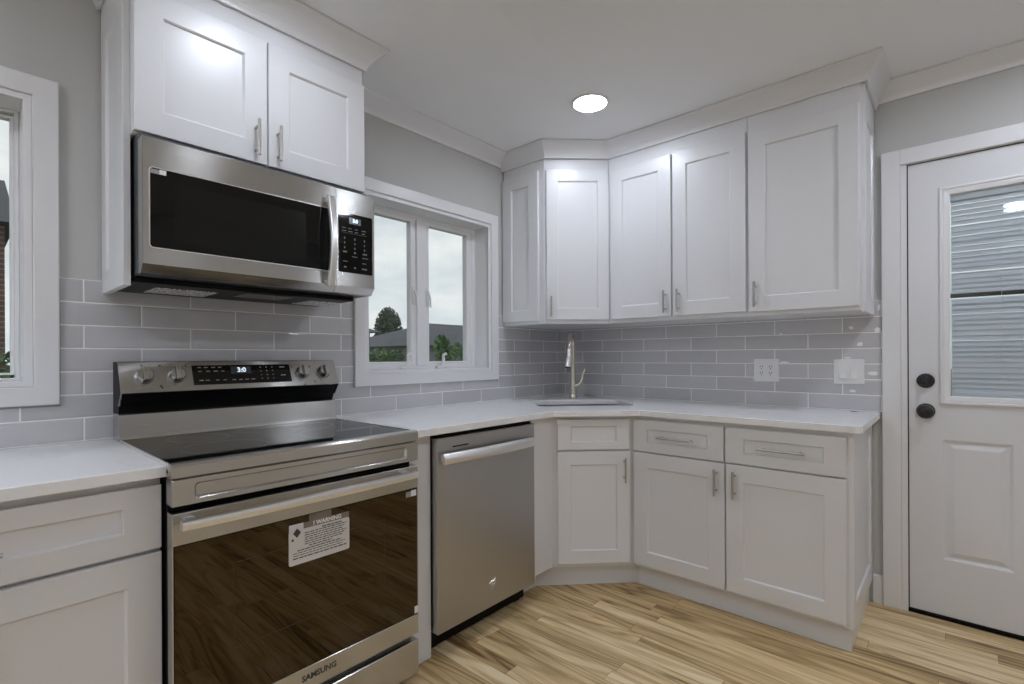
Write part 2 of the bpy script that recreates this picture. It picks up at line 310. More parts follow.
# ------------------------------------------------------------------ mesh helpers
class MB:
    def __init__(s): s.v = []; s.f = []; s.m = []; s.sm = []; s.cur = 0; s.T = Matrix.Identity(4)
    def add(s, vs, fs, smooth=False):
        o = len(s.v); s.v += [tuple(s.T @ Vector(p)) for p in vs]
        for f in fs: s.f.append([i + o for i in f]); s.m.append(s.cur); s.sm.append(smooth)
    def bm(s, b, smooth=False):
        b.verts.index_update(); s.add([v.co[:] for v in b.verts], [[v.index for v in f.verts] for f in b.faces], smooth); b.free()
    def box(s, x0, x1, y0, y1, z0, z1, bev=0.0, seg=1):
        x0, x1 = sorted((x0, x1)); y0, y1 = sorted((y0, y1)); z0, z1 = sorted((z0, z1))
        b = bmesh.new(); bmesh.ops.create_cube(b, size=1)
        for v in b.verts: v.co = Vector(((x0 + x1) / 2 + v.co.x * (x1 - x0), (y0 + y1) / 2 + v.co.y * (y1 - y0), (z0 + z1) / 2 + v.co.z * (z1 - z0)))
        if bev: bmesh.ops.bevel(b, geom=b.edges[:], offset=bev, segments=seg, affect='EDGES', profile=.5)
        s.bm(b, False); return s
    def loft(s, rings, cap0=True, cap1=True, smooth=False, closed=True):
        n = len(rings[0]); vs = [p for r in rings for p in r]; fs = []
        for k in range(len(rings) - 1):
            for i in range(n if closed else n - 1):
                j = (i + 1) % n; fs.append([k * n + i, k * n + j, (k + 1) * n + j, (k + 1) * n + i])
        if cap0: fs.append(list(range(n))[::-1])
        if cap1: fs.append([(len(rings) - 1) * n + i for i in range(n)])
        s.add(vs, fs, smooth); return s
    def prism(s, poly, a0, a1, axis='x', smooth=False):
        """poly of 2 coords; axis x -> (y,z); axis y -> (x,z); axis z -> (x,y)"""
        def P(p, a): return (a, p[0], p[1]) if axis == 'x' else ((p[0], a, p[1]) if axis == 'y' else (p[0], p[1], a))
        return s.loft([[P(p, a0) for p in poly], [P(p, a1) for p in poly]], smooth=smooth)
    def tube(s, pts, r, seg=12, caps=True):
        pts = [Vector(p) for p in pts]; rs = r if isinstance(r, (list, tuple)) else [r] * len(pts)
        rings = []; prev = None
        for i, p in enumerate(pts):
            t = (pts[min(i + 1, len(pts) - 1)] - pts[max(i - 1, 0)]).normalized()
            if prev is None: a = t.orthogonal().normalized()
            else: a = (prev - t * prev.dot(t)).normalized()
            prev = a; c = t.cross(a)
            rings.append([tuple(p + (a * math.cos(2 * math.pi * k / seg) + c * math.sin(2 * math.pi * k / seg)) * rs[i]) for k in range(seg)])
        return s.loft(rings, caps, caps, True)
    def lathe(s, prof, seg=32, M=None):
        """prof of (r, h) about local z, placed by M"""
        M = M or Matrix.Identity(4)
        rings = [[tuple(M @ Vector((max(r, 1e-5) * math.cos(2 * math.pi * k / seg), max(r, 1e-5) * math.sin(2 * math.pi * k / seg), h))) for k in range(seg)] for r, h in prof]
        return s.loft(rings, True, True, True)
    def text(s, body, size, M, bold=0.0, align='CENTER', depth=0.0004):
        cu = bpy.data.curves.new('t', 'FONT'); cu.body = body; cu.size = size; cu.align_x = align; cu.align_y = 'CENTER'; cu.extrude = depth; cu.offset = bold; cu.resolution_u = 3
        ob = bpy.data.objects.new('t', cu); COL.objects.link(ob); bpy.context.view_layer.update()
        me = bpy.data.meshes.new_from_object(ob.evaluated_get(bpy.context.evaluated_depsgraph_get()))
        s.add([tuple(M @ v.co) for v in me.vertices], [list(p.vertices) for p in me.polygons])
        bpy.data.objects.remove(ob); bpy.data.curves.remove(cu); bpy.data.meshes.remove(me); return s
    def build(s, name, mats, parent=None, weld=True):
        me = bpy.data.meshes.new(name); me.from_pydata(s.v, [], s.f)
        for m in (mats if isinstance(mats, (list, tuple)) else [mats]): me.materials.append(m)
        for p, mi, sm in zip(me.polygons, s.m, s.sm): p.material_index = mi; p.use_smooth = sm
        b = bmesh.new(); b.from_mesh(me); bmesh.ops.recalc_face_normals(b, faces=b.faces[:]); b.to_mesh(me); b.free()
        if any(s.sm):
            try: me.set_sharp_from_angle(angle=R(40))
            except Exception: pass
        o = bpy.data.objects.new(name, me); COL.objects.link(o)
        if parent: o.parent = parent
        return o

def thing(name, label, cat, loc=(0, 0, 0), rz=0.0, group=None, kind=None):
    o = bpy.data.objects.new(name, None); o.empty_display_size = .05; COL.objects.link(o)
    o.location = loc; o.rotation_euler = (0, 0, R(rz)); o['label'] = label; o['category'] = cat
    if group: o['group'] = group
    if kind: o['kind'] = kind
    return o
def tag(o, label, cat, group=None, kind=None):
    o['label'] = label; o['category'] = cat
    if group: o['group'] = group
    if kind: o['kind'] = kind
    return o
def struct(o, label=None, cat=None):
    o['kind'] = 'structure'
    if label: o['label'] = label
    if cat: o['category'] = cat
    return o

def rect(x0, x1, z0, z1, y): return [(x0, y, z0), (x1, y, z0), (x1, y, z1), (x0, y, z1)]
def rrect(x0, x1, z0, z1, y, r, n=5):
    p = []
    for cx, cz, a in ((x1 - r, z0 + r, -90), (x1 - r, z1 - r, 0), (x0 + r, z1 - r, 90), (x0 + r, z0 + r, 180)):
        for k in range(n + 1):
            t = R(a + 90 * k / n); p.append((cx + r * math.cos(t), y, cz + r * math.sin(t)))
    return p
def shaker(mb, x0, x1, z0, z1, yf, t=.019, stile=.072, top=None, bot=None, rec=.009):
    """recessed-panel front; outward is -y; yf is the front face"""
    top = stile if top is None else top; bot = stile if bot is None else bot
    c = .0018
    ins = lambda d, y: rect(x0 + d, x1 - d, z0 + d, z1 - d, y)
    inn = lambda d, y: rect(x0 + stile + d, x1 - stile - d, z0 + bot + d, z1 - top - d, y)
    mb.loft([ins(0, yf + t), ins(0, yf + c), ins(c, yf), inn(0, yf), inn(.0045, yf + rec * .55), inn(.005, yf + rec), ])
def frame_ring(mb, x0, x1, z0, z1, y0, y1, wl, wr, wt, wb, c=.002):
    """picture-frame ring of depth y0 (front) .. y1 (back), chamfered front edges"""
    o = lambda d, y: rect(x0 + d, x1 - d, z0 + d, z1 - d, y)
    i = lambda d, y: rect(x0 + wl - d, x1 - wr + d, z0 + wb - d, z1 - wt + d, y)
    mb.loft([o(0, y1), o(0, y0 + c), o(c, y0), i(c, y0), i(0, y0 + c), i(0, y1), o(0, y1)], False, False)
def bar_pull(mb, x, z, L, yf, vertical=True, r=.0055, stand=.034):
    """bar with two posts, centred on (x, z), standing off the face yf"""
    y = yf - stand; d = Vector((0, 0, 1)) if vertical else Vector((1, 0, 0)); c = Vector((x, y, z))
    mb.tube([c - d * (L / 2), c - d * (L / 2 - .001), c + d * (L / 2 - .001), c + d * (L / 2)], [r * .8, r, r, r * .8], 14)
    for sgn in (-1, 1):
        q = c + d * sgn * (L / 2 - .022); mb.tube([q, (q.x, yf + .001, q.z)], .0042, 10)
def sweep(mb, path, prof, side=1, ends=None):
    """sweep closed profile [(out, z)] along plan path; out is to the right of travel * side; ends: direction overrides for square cuts"""
    P = [Vector(p) for p in path]; rings = []
    for i, p in enumerate(P):
        d0 = (P[i] - P[i - 1]).normalized() if i > 0 else None; d1 = (P[i + 1] - P[i]).normalized() if i < len(P) - 1 else None
        nn = [Vector((d.y, -d.x)) * side for d in (d0, d1) if d is not None]
        if len(nn) == 2:
            m = (nn[0] + nn[1]); m = m / m.dot(nn[0])
        else: m = nn[0]
        rings.append([(p.x + m.x * o, p.y + m.y * o, z) for o, z in prof])
    mb.loft(rings)

H = 2.447
ROOM_X, ROOM_Y = 3.9, -5.3
# ------------------------------------------------------------------ room shell
mb = MB(); mb.box(-.16, ROOM_X + .1, ROOM_Y - .1, .16, -.10, 0); struct(mb.build('floor', OAKM))
mb = MB(); mb.box(-.16, ROOM_X + .1, ROOM_Y - .1, .16, H, H + .1); struct(mb.build('ceiling', CEILP))
W1 = (2.797, 3.624, 1.115, 1.985)      # opening of the window at the picture's edge: v0, v1, z0, z1
W2 = (.755, 1.593, 1.120, 1.985)       # opening of the window by the microwave
def wall_with_holes(mb, span, holes, fixed0, fixed1, axis):
    cuts = sorted({span[0], span[1], *[h[0] for h in holes], *[h[1] for h in holes]})
    for a, b in zip(cuts, cuts[1:]):
        hs = [h for h in holes if h[0] <= a and b <= h[1]]
        zz = [(0, H)] if not hs else [(0, hs[0][2]), (hs[0][3], H)]
        for z0, z1 in zz:
            if z1 - z0 < 1e-4: continue
            if axis == 'v': mb.box(fixed0, fixed1, -b, -a, z0, z1)
            else: mb.box(a, b, fixed0, fixed1, z0, z1)
mb = MB(); wall_with_holes(mb, (-.16, -ROOM_Y), [W2, W1], -.16, 0, 'v'); wall_l = struct(mb.build('wall_left', WALLP))
DX0, DW, DZ = 1.990, .812, 2.062
mb = MB(); wall_with_holes(mb, (0, ROOM_X), [(DX0 - .028, DX0 + DW + .028, 0, DZ + .03)], 0, .16, 'x'); wall_r = struct(mb.build('wall_right', WALLP))
mb = MB(); mb.box(ROOM_X, ROOM_X + .1, ROOM_Y, .16, 0, H); struct(mb.build('wall_east', FARWALL))
mb = MB(); mb.box(-.16, ROOM_X + .1, ROOM_Y - .1, ROOM_Y, 0, H); struct(mb.build('wall_front', FARWALL))
# tiled splashback on both walls
mb = MB()
for v0, v1, z0, z1 in ((.0, W2[0] - .079, .9145, 1.447), (W2[0] - .079, W2[1] + .079, .9145, 1.045), (W2[1] + .079, W1[0] - .083, .9145, 1.447), (W1[0] - .083, 3.8, .9145, 1.035)):
    mb.box(0.0002, .008, -v1, -v0, z0, z1)
mb.build('tile_backsplash', TILE_L, wall_l)
mb = MB(); mb.box(.0085, 1.890, -.008, -.0002, .9145, 1.447); mb.build('tile_backsplash', TILE_R, wall_r)

# pale irregular flat patches laid on the glazed tile by the door
PATCH = simple('pale_patch_white', (.86, .86, .86), .5)
for x, z, rx, rz_ in ((1.769, 1.322, 0.0122, 0.0123), (1.875, 1.308, 0.0154, 0.0119), (1.805, 1.24, 0.016, 0.0122), (1.474, 1.149, 0.0238, 0.0067), (1.856, 1.098, 0.0233, 0.0096), (1.774, 1.01, 0.0162, 0.0073), (1.881, 1.415, 0.0058, 0.0167), (1.458, 1.301, 0.0096, 0.0053), (1.756, 1.172, 0.0184, 0.0049)):
    mb = MB(); k = 14; ph = [random.uniform(.55, 1.15) for _ in range(k)]
    ring_ = lambda y, f: [(x + rx * f * ph[i] * math.cos(2 * math.pi * i / k), y, z + rz_ * f * ph[(i * 5) % k] * math.sin(2 * math.pi * i / k)) for i in range(k)]
    mb.loft([ring_(-.0080, 1), ring_(-.0084, .93)], False, True); mb.build('pale_patch', PATCH, wall_r)

# crown moulding along the walls and round the cabinets
def crown_profile(zb, zt, proj, foot=.012):
    pts = [(.0005, zb), (foot, zb), (foot + .002, zb + .010)]
    for k in range(7):
        t = k / 6; pts.append((foot + .004 + (proj - foot - .008) * (1 - math.cos(t * math.pi / 2)) ** .85, zb + .014 + (zt - zb - .024) * math.sin(t * math.pi / 2) ** 1.0 * (0.35 + .65 * t)))
    pts += [(proj, zt - .008), (proj, zt), (.0005, zt)]
    return pts
WP = crown_profile(2.381, H - .0005, .098); CP = crown_profile(2.358, H - .0005, .068, .010); CP2 = crown_profile(2.356, H - .0005, .078, .010)
mb = MB(); sweep(mb, [(0, -1.825), (0, -.612)], WP, 1); struct(mb.build('trim_1', TRIM), 'white crown molding on the wall above the double window', 'molding')
mb = MB(); sweep(mb, [(1.868, 0), (ROOM_X, 0)], WP, 1); struct(mb.build('trim_2', TRIM), 'white crown molding above the entry door', 'molding')
mb = MB(); sweep(mb, [(0.0, ROOM_Y), (0, -2.614)], WP, 1); struct(mb.build('trim_3', TRIM), 'white crown molding on the wall beside the microwave cabinet', 'molding')
mb = MB(); sweep(mb, [(0.002, -.6145), (.3445, -.6145), (.6145, -.3465), (1.8655, -.3465), (1.8655, -.002)], CP, 1)
struct(mb.build('trim_4', CAB), 'white crown molding running over the corner wall cabinets', 'molding')
mb = MB(); sweep(mb, [(0.002, -2.6105), (.3465, -2.6105), (.3465, -1.8255), (.002, -1.8255)], CP2, 1)
struct(mb.build('trim_5', CAB), 'white crown molding round the cabinet above the microwave', 'molding')
mb = MB(); mb.prism([(0, 0), (-.012, 0), (-.012, .105), (-.009, .118), (-.009, .128), (-.004, .135), (0, .135)], 1.853, 1.8905, 'x'); struct(mb.build('baseboard_right', TRIM))

# ------------------------------------------------------------------ windows
def window(name, W, mulls, sash_w, gx, label, inner=None, fwid=.034, cranks=()):
    """W opening (v0,v1,z0,z1); local frame: x to the right seen from the room, outward -y"""
    v0, v1, z0, z1 = W; w = v1 - v0
    root = struct(thing(name, label, 'window', (0, -v1, z0), 90))
    h = z1 - z0; cw = .079
    mb = MB(); frame_ring(mb, -cw - .002, w + cw + .002, -.074, h + .080, -.022, -.0003, cw - .018, cw - .018, cw - .018, .074 - .016, .003); mb.build('casing', TRIM, root)
    mb = MB(); frame_ring(mb, -.0195, w + .0195, -.0155, h + .0185, -.012, -.0002, .0195 + .001, .0195 + .001, .0195, .0165, .0015)
    for a, b, c, d in ((0.0, .001, 0, h), (w - .001, w, 0, h), (0, w, 0, .001), (0, w, h - .001, h)):
        mb.box(a, b, -.004, .157, c, d)
    mb.build('jamb', VINYL, root)
    # outer frame with mullion
    mb = MB(); frame_ring(mb, .001, w - .001, .001, h - .001, .104, .15, fwid, fwid, fwid * .8, fwid * .7, .003)
    edges = [fwid]
    for m0, m1 in mulls: mb.box(m0, m1, .096, .15, fwid * .6, h - fwid * .7, .003)
    mb.build('window_frame', VINYL, root)
    xs = [fwid * .9] + [q for m in mulls for q in m] + [w - fwid * .9]
    for k in range(0, len(xs), 2):
        a, b = xs[k], xs[k + 1]
        sroot_m = MB(); sl = inner if (mulls and k > 0) else sash_w; sr = inner if (mulls and k == 0) else sash_w
        frame_ring(sroot_m, a, b, .020, h - .020, .108, .146, sl, sr, sash_w * .6, sash_w * .55, .004)
        sash = sroot_m.build('sash', VINYL, root)
        g = MB(); g.box(a + sl - .004, b - sr + .004, gx, gx + .004, .020 + sash_w * .5, h - .020 - sash_w * .5); g.build('pane', PANE, sash)
        if mulls:
            c = cranks[k // 2]
            k_ = MB(); k_.box(c - .045, c + .045, .075, .098, .0015, .016, .004)
            k_.tube([(c, .085, .014), (c + .006, .080, .05), (c - .004, .072, .078)], [.013, .009, .007], 10)
            k_.tube([(c - .004, .072, .078), (c + .014, .062, .088)], [.009, .008], 10)
            k_.build('crank_handle', PLASTIC, sash)
            # latch lever on the stile next to the mullion
            side = b - inner * .5 if k == 0 else a + inner * .5
            l = MB(); l.box(side - .011, side + .011, .100, .108, .36, .46, .003)
            l.tube([(side, .097, .44), (side + .006, .085, .40), (side + .010, .088, .35)], [.007, .006, .005], 8); l.build('latch', PLASTIC, sash)
    return root
window('window_2', W2, [(.378, .437)], .041, .130, 'white double casement window over the counter beside the microwave', .036, .034, (.297, .547))
window('window_1', W1, [], .012, .128, 'white cased window cut off at the picture edge above the short counter', None, .012)

# ------------------------------------------------------------------ entry door
door = struct(thing('door_1', 'white entry door with half glass blinds and two raised panels', 'door', (DX0, 0, 0)))
mb = MB(); zc, co = DZ + .004, .098
# casing legs and head, mitred as one picture frame open at the floor
for x0, x1 in ((-co, -.027), (DW + .027, DW + co)): mb.box(x0, x1, -.021, -.0004, .001, DZ + .076, .002)
mb.box(-.0272, DW + .0272, -.021, -.0004, DZ + .006, DZ + .076, .002); mb.build('casing', TRIM, door)
mb = MB()
for x0, x1 in ((-.0265, -.0045), (DW + .0045, DW + .0265)): mb.box(x0, x1, -.011, .157, .001, DZ + .027)
mb.box(-.0265, DW + .0265, -.011, .157, DZ + .005, DZ + .027); mb.build('jamb', TRIM, door)
mb = MB(); mb.box(-.0045, DW + .0045, -.006, .12, .0005, .012); mb.box(-.0045, DW + .0045, .012, .05, .012, .016); mb.build('threshold', BLACK, door)
for b_ in ((-.0043, -.0003, .008, .040, .018, DZ), (DW + .0003, DW + .0043, .008, .040, .018, DZ), (-.0043, DW + .0043, .008, .040, DZ + .0003, DZ + .0047)):
    mb = MB(); mb.box(*b_); mb.build('weatherstrip', BLACK, door)
S = 0.003                                            # face of the slab
L0, L1, LZ0, LZ1 = .112, .700, .968, 1.930           # lite frame outer
PZ0, PZ1 = .270, .806
P1, P2 = (.119, .341), (.471, .693)
mb = MB()
xc = [0, L0, P1[0], P1[1], P2[0], P2[1], L1, DW]; zc_ = [.018, PZ0, PZ1, LZ0, LZ1, DZ]
def hole(xa, xb, za, zb):
    if za >= LZ0 and zb <= LZ1 and xa >= L0 and xb <= L1: return True
    if za >= PZ0 and zb <= PZ1 and ((xa >= P1[0] and xb <= P1[1]) or (xa >= P2[0] and xb <= P2[1])): return True
    return False
for xa, xb in zip(xc, xc[1:]):
    for za, zb in zip(zc_, zc_[1:]):
        if not hole(xa, xb, za, zb): mb.add(rect(xa, xb, za, zb, S), [[0, 1, 2, 3]])
mb.loft([rect(0, DW, .018, DZ, S), rect(0, DW, .018, DZ, S + .042)], False, False)
for xa, xb in zip([0, L0, L1, DW], [L0, L1, DW]):
    for za, zb in zip([.018, LZ0, LZ1, DZ], [LZ0, LZ1, DZ]):
        if not (xa == L0 and za == LZ0): mb.add(rect(xa, xb, za, zb, S + .042), [[0, 1, 2, 3]])
mb.loft([rect(L0, L1, LZ0, LZ1, S), rect(L0, L1, LZ0, LZ1, S + .042)], False, False)
for xa, xb in (P1, P2):
    rr = lambda d, y: rect(xa + d, xb - d, PZ0 + d, PZ1 - d, y)
    mb.loft([rr(0, S), rr(.004, S + .004), rr(.010, S + .0095), rr(.016, S + .0095), rr(.036, S + .002), rr(.040, S + .0015)], False, True)
mb.build('slab', DOORP, door)
mb = MB()
def lf(d, y): return rect(L0 + d, L1 - d, LZ0 + d, LZ1 - d, y)
mb.loft([lf(-.004, S - .0002), lf(-.004, S - .006), lf(.000, S - .010), lf(.007, S - .010), lf(.010, S - .006), lf(.014, S - .007), lf(.030, S - .004), lf(.034, S + .002), lf(.034, S + .012)], False, False)
mb.build('lite_frame', TRIM, door)
gx0, gx1, gz0, gz1 = L0 + .033, L1 - .033, LZ0 + .033, LZ1 - .033
mb = MB(); mb.prism([(S + .003, gz0), (S + .0045, gz0), (S + .0098, gz1), (S + .003, gz1)], gx0, gx1, 'x'); mb.build('pane', DOORPANE, door)
mb = MB(); mb.box(gx0, gx1, S + .034, S + .037, gz0, gz1); mb.build('pane', DOORPANE, door)
mb = MB()
bx0, bx1 = gx0 + .004, gx1 - .004
mb.box(bx0 - .003, bx1 + .003, S + .0105, S + .031, gz1 - .028, gz1 - .001, .002)
n = 0; z = gz1 - .034
while z > gz0 + .022:
    if not (1.441 < z < 1.4645):
        tilt = R(66 + random.uniform(-11, 9)); w = .0132
        dy, dz = w * math.cos(tilt), w * math.sin(tilt)
        c = Vector((0, S + .0205, z)); jag = random.uniform(-.002, .002)
        prof = []
        for k in range(5):
            t = -1 + k / 2; bow = .0014 * (1 - t * t)
            prof.append((c.y + t * dy - bow * math.sin(tilt), c.z + t * dz + jag + bow * math.cos(tilt)))
        back = [(y + .0005, zz) for y, zz in reversed(prof)]
        mb.prism(prof + back, bx0, bx1, 'x', True)
    z -= .0232
mb.box(bx0, bx1, S + .012, S + .029, gz0 + .0005, gz0 + .017, .002)
for x in (bx0 + .16, bx1 - .16): mb.tube([(x, S + .0110, gz0 + .01), (x, S + .0110, gz1 - .02)], .0006, 6)
mb.build('blind', BLIND, door)
mb = MB(); mb.box(gx0, gx1, S + .0385, S + .041, 1.440, 1.462); mb.build('storm_rail', GLASSDARK, door)
def on_face(x, z, y): return Matrix.Translation((x, y, z)) @ Matrix.Rotation(R(90), 4, 'X')   # local +z -> -y
mb = MB(); mb.lathe([(.0, -.001), (.033, -.001), (.033, .006), (.030, .012), (.024, .014), (.022, .020), (.019, .022), (0, .022)], 32, on_face(.060, 1.068, S)); db = mb.build('deadbolt', BRONZE, door)
mb = MB(); mb.box(.0555, .0645, S - .040, S - .021, 1.046, 1.090, .003); mb.build('thumb_turn', BRONZE, db)
mb = MB(); mb.lathe([(0, -.001), (.034, -.001), (.034, .005), (.030, .011), (.014, .014), (.0125, .030), (.017, .036), (.026, .043), (.030, .053), (.029, .062), (.022, .069), (.010, .071), (.008, .068), (0, .068)], 32, on_face(.060, .931, S)); mb.build('door_knob', BRONZE, door)

# ------------------------------------------------------------------ cabinets
def wall_thing(name, label, cat, wall, a, z=0.0, group=None):
    """root on a wall: 'r' at x=a, 'l' at v=a (its left end), local x to the right, outward -y"""
    if wall == 'r': return thing(name, label, cat, (a, 0, z), 0, group)
    return thing(name, label, cat, (0, -a, z), 90, group)
def cab_door(root, x0, x1, z0, z1, yf, hx, hz, hl=.122, vertical=True, name='door', **kw):
    mb = MB(); shaker(mb, x0, x1, z0, z1, yf, **kw); d = mb.build(name, CAB, root)
    if hl:
        mb = MB(); bar_pull(mb, hx, hz, hl, yf, vertical); mb.build('handle', NICKEL, d)
    return d

G1 = 'white shaker wall cabinets'; G2 = 'white shaker base cabinets'
# over the microwave
c = wall_thing('wall_cabinet', 'white two-door shaker cabinet mounted above the microwave', 'cabinet', 'l', 2.5915, 0, G1)
mb = MB(); mb.box(0.0005, .7635, -.3435, -.002, 1.852, H - .002, .0015); mb.build('body', CAB, c)
cab_door(c, .002, .379, 1.856, 2.288, -.3625, .340, 1.934)
cab_door(c, .384, .7615, 1.856, 2.288, -.3625, .413, 1.934)
mb = MB()
def side_panel(mb, xs, d0, d1, z0, z1, t, sgn, stile=.06, top=.07, bot=.066):
    """decorative end panel in the y-z plane: outer face at xs facing sgn (local x), depth d0..d1 from the wall"""
    c = .0015; rec = .008
    def rc(dl, dt, db, x): return [(x, -d1 + dl, z0 + db), (x, -d0 - dl, z0 + db), (x, -d0 - dl, z1 - dt), (x, -d1 + dl, z1 - dt)]
    mb.loft([rc(0, 0, 0, xs - sgn * t), rc(0, 0, 0, xs - sgn * c), rc(c, c, c, xs), rc(stile, top, bot, xs), rc(stile + .004, top + .004, bot + .004, xs - sgn * rec)])
side_panel(mb, -.0180, .0095, .3245, 1.403, H - .004, .0178, -1, .064, .212, .068); mb.build('end_panel', CAB, c)

# diagonal corner wall cabinet: body as a five-sided prism
c = thing('wall_cabinet', 'white diagonal corner wall cabinet with one shaker door behind the faucet', 'cabinet', (0, 0, 0), 0, G1)
FA, FB = (.3325, -.6115), (.6125, -.3435)            # ends of the diagonal face
mb = MB(); mb.prism([(.0095, -.0095), (.0095, -.6115), FA, FB, (.6125, -.0095)], 1.381, H - .002, 'z'); mb.build('body', CAB, c)
mb = MB()
# end panel facing the camera (plane v = .6145), x .0095 .. .30
def front_panel(mb, x0, x1, z0, z1, yf, **kw): shaker(mb, x0, x1, z0, z1, yf, **kw)
front_panel(mb, .0095, .2965, 1.401, 2.296, -.6265, t=.0148, stile=.073, top=.073, bot=.066); mb.build('end_panel', CAB, c)
ang = math.atan2(FB[1] - FA[1], FB[0] - FA[0]); flen = math.hypot(FB[0] - FA[0], FB[1] - FA[1])
mb = MB(); mb.T = Matrix.Translation((FA[0], FA[1], 0)) @ Matrix.Rotation(ang, 4, 'Z')
shaker(mb, .012, flen - .003, 1.404, 2.290, -.0195, stile=.066); d = mb.build('door', CAB, c)
T = mb.T; mb = MB(); mb.T = T; bar_pull(mb, .036, 1.480, .122, -.0195); mb.build('handle', NICKEL, d)

# pair of doors, then the single door
c = wall_thing('wall_cabinet', 'white two-door shaker wall cabinet between the diagonal corner and the wider single-door one', 'cabinet', 'r', .6140, 0, G1)
mb = MB(); mb.box(0.0003, .7780, -.3445, -.0095, 1.381, H - .002, .001); mb.build('body', CAB, c)
cab_door(c, .022, .391, 1.403, 2.279, -.364, .362, 1.481)
cab_door(c, .401, .772, 1.403, 2.279, -.364, .437, 1.481)
c = wall_thing('wall_cabinet', 'wide single-door shaker wall cabinet with end panel nearest the entry door', 'cabinet', 'r', 1.3925, 0, G1)
mb = MB(); mb.box(0.0003, .4565, -.3445, -.0095, 1.381, H - .002, .001); mb.build('body', CAB, c)
cab_door(c, .0075, .4525, 1.3985, 2.269, -.364, .040, 1.481)
mb = MB(); side_panel(mb, .4725, .0095, .334, 1.374, H - .004, .0158, 1, .055, .22, .07); mb.build('end_panel', CAB, c)

# base cabinets
TOP = .8845
c = wall_thing('base_cabinet', 'white base cabinet with wide drawer under the short counter piece', 'cabinet', 'l', 3.3450, 0, G2)
W = 3.3450 - 2.5868
mb = MB(); mb.box(0, W, -.6085, -.002, .105, TOP, .0015); mb.build('body', CAB, c)
mb = MB(); mb.box(0.001, W - .001, -.552, -.535, .001, .1045); mb.build('toe_kick', CAB, c)
cab_door(c, .004, W - .002, .702, .863, -.630, W / 2, .776, .183, False, 'drawer', stile=.077, top=.046, bot=.052)
cab_door(c, .004, W / 2 - .002, .128, .692, -.630, W / 2 - .035, .615)
cab_door(c, W / 2 + .002, W - .002, .128, .692, -.630, W / 2 + .035, .615, stile=.071)

c = wall_thing('base_cabinet', 'white base cabinet with two drawers over two doors and a paneled end', 'cabinet', 'r', .9145, 0, G2)
W = 1.8350 - .9145
mb = MB(); mb.box(0.0003, W, -.6085, -.002, .110, TOP, .0015); mb.build('body', CAB, c)
mb = MB(); mb.box(0.0, W + .0015, -.565, -.545, .001, .1095); mb.box(W - .017, W + .0015, -.545, -.004, .001, .1095); mb.build('toe_kick', CAB, c)
x0 = .004; x1 = .4515; x2 = .4595; x3 = .9165
cab_door(c, x0, x1, .705, .863, -.6285, .2335, .786, .183, False, 'drawer', stile=.072, top=.043, bot=.047)
cab_door(c, x2, x3, .705, .863, -.6285, .690, .785, .183, False, 'drawer', stile=.074, top=.045, bot=.047)
cab_door(c, x0, x1 + .003, .127, .698, -.6285, .4205, .613)
cab_door(c, x2 + .002, x3 - .001, .127, .698, -.6285, .5010, .613)
mb = MB(); side_panel(mb, W + .0165, .004, .604, .112, TOP, .0163, 1, .062, .075, .085); mb.build('end_panel', CAB, c)

c = thing('base_cabinet', 'white diagonal corner sink base cabinet with a false drawer front and door', 'cabinet', (0, 0, 0), 0, G2)
BA, BB = (.6085, -.9140), (.9140, -.6085)
mb = MB(); mb.prism([(.0095, -.0095), (.0095, -1.0790), (.6085, -1.0790), BA, BB, (.9140, -.0095)], .110, .70, 'z')
mb.prism([(.5885, -1.0790), (.6085, -1.0790), BA, BB, (.9140, -.5885), (.902, -.5885), (.5885, -.902)], .70, TOP, 'z')
mb.build('body', CAB, c)
mb = MB(); mb.prism([(.509, -1.079), (.526, -1.079), (.526, -.942), (.9137, -.5505), (.9137, -.5300), (.509, -.935)], .001, .1095, 'z'); mb.build('toe_kick', CAB, c)
ang = R(45); flen = math.hypot(BB[0] - BA[0], BB[1] - BA[1])
def dgT(): return Matrix.Translation((BA[0], BA[1], 0)) @ Matrix.Rotation(ang, 4, 'Z')
mb = MB(); mb.T = dgT(); shaker(mb, .030, flen - .030, .711, .866, -.0195, stile=.068, top=.035, bot=.038); mb.build('drawer_front', CAB, c)
mb = MB(); mb.T = dgT(); shaker(mb, .030, flen - .030, .130, .702, -.0195, stile=.066); d = mb.build('door', CAB, c)
mb = MB(); mb.T = dgT(); bar_pull(mb, flen - .062, .609, .125, -.0195); mb.build('handle', NICKEL, d)

mb = MB(); mb.box(.004, .602, -1.8235, -1.6925, .001, TOP, .0015)
tag(mb.build('filler_panel', CAB), 'narrow white filler panel between the range and the dishwasher', 'panel')

# ------------------------------------------------------------------ countertops
def slab(name, outer, hole, z0, z1):
    loops = [[Vector((x, y, 0)) for x, y in outer]] + ([[Vector((x, y, 0)) for x, y in hole]] if hole else [])
    tris = tessellate_polygon(loops); flat = [p for l in loops for p in l]; n = len(flat)
    vs = [(p.x, p.y, z1) for p in flat] + [(p.x, p.y, z0) for p in flat]
    fs = [list(t) for t in tris] + [[i + n for i in reversed(t)] for t in tris]
    o = 0
    for l in loops:
        k = len(l)
        for i in range(k): a, b = o + i, o + (i + 1) % k; fs.append([a, b, b + n, a + n])
        o += k
    mb = MB(); mb.add(vs, fs); ob = mb.build(name, QUARTZ)
    bv = ob.modifiers.new('bevel', 'BEVEL'); bv.width = .0025; bv.segments = 2; bv.limit_method = 'ANGLE'; bv.angle_limit = R(40)
    return ob
CT = .914
CHIP = (1.7833, 0.0526)
SC = Vector((.494, -.494)); SU = Vector((math.sqrt(.5), math.sqrt(.5))); SV = Vector((math.sqrt(.5), -math.sqrt(.5)))   # sink centre and axes
SC = SU * .010 + SV * .699
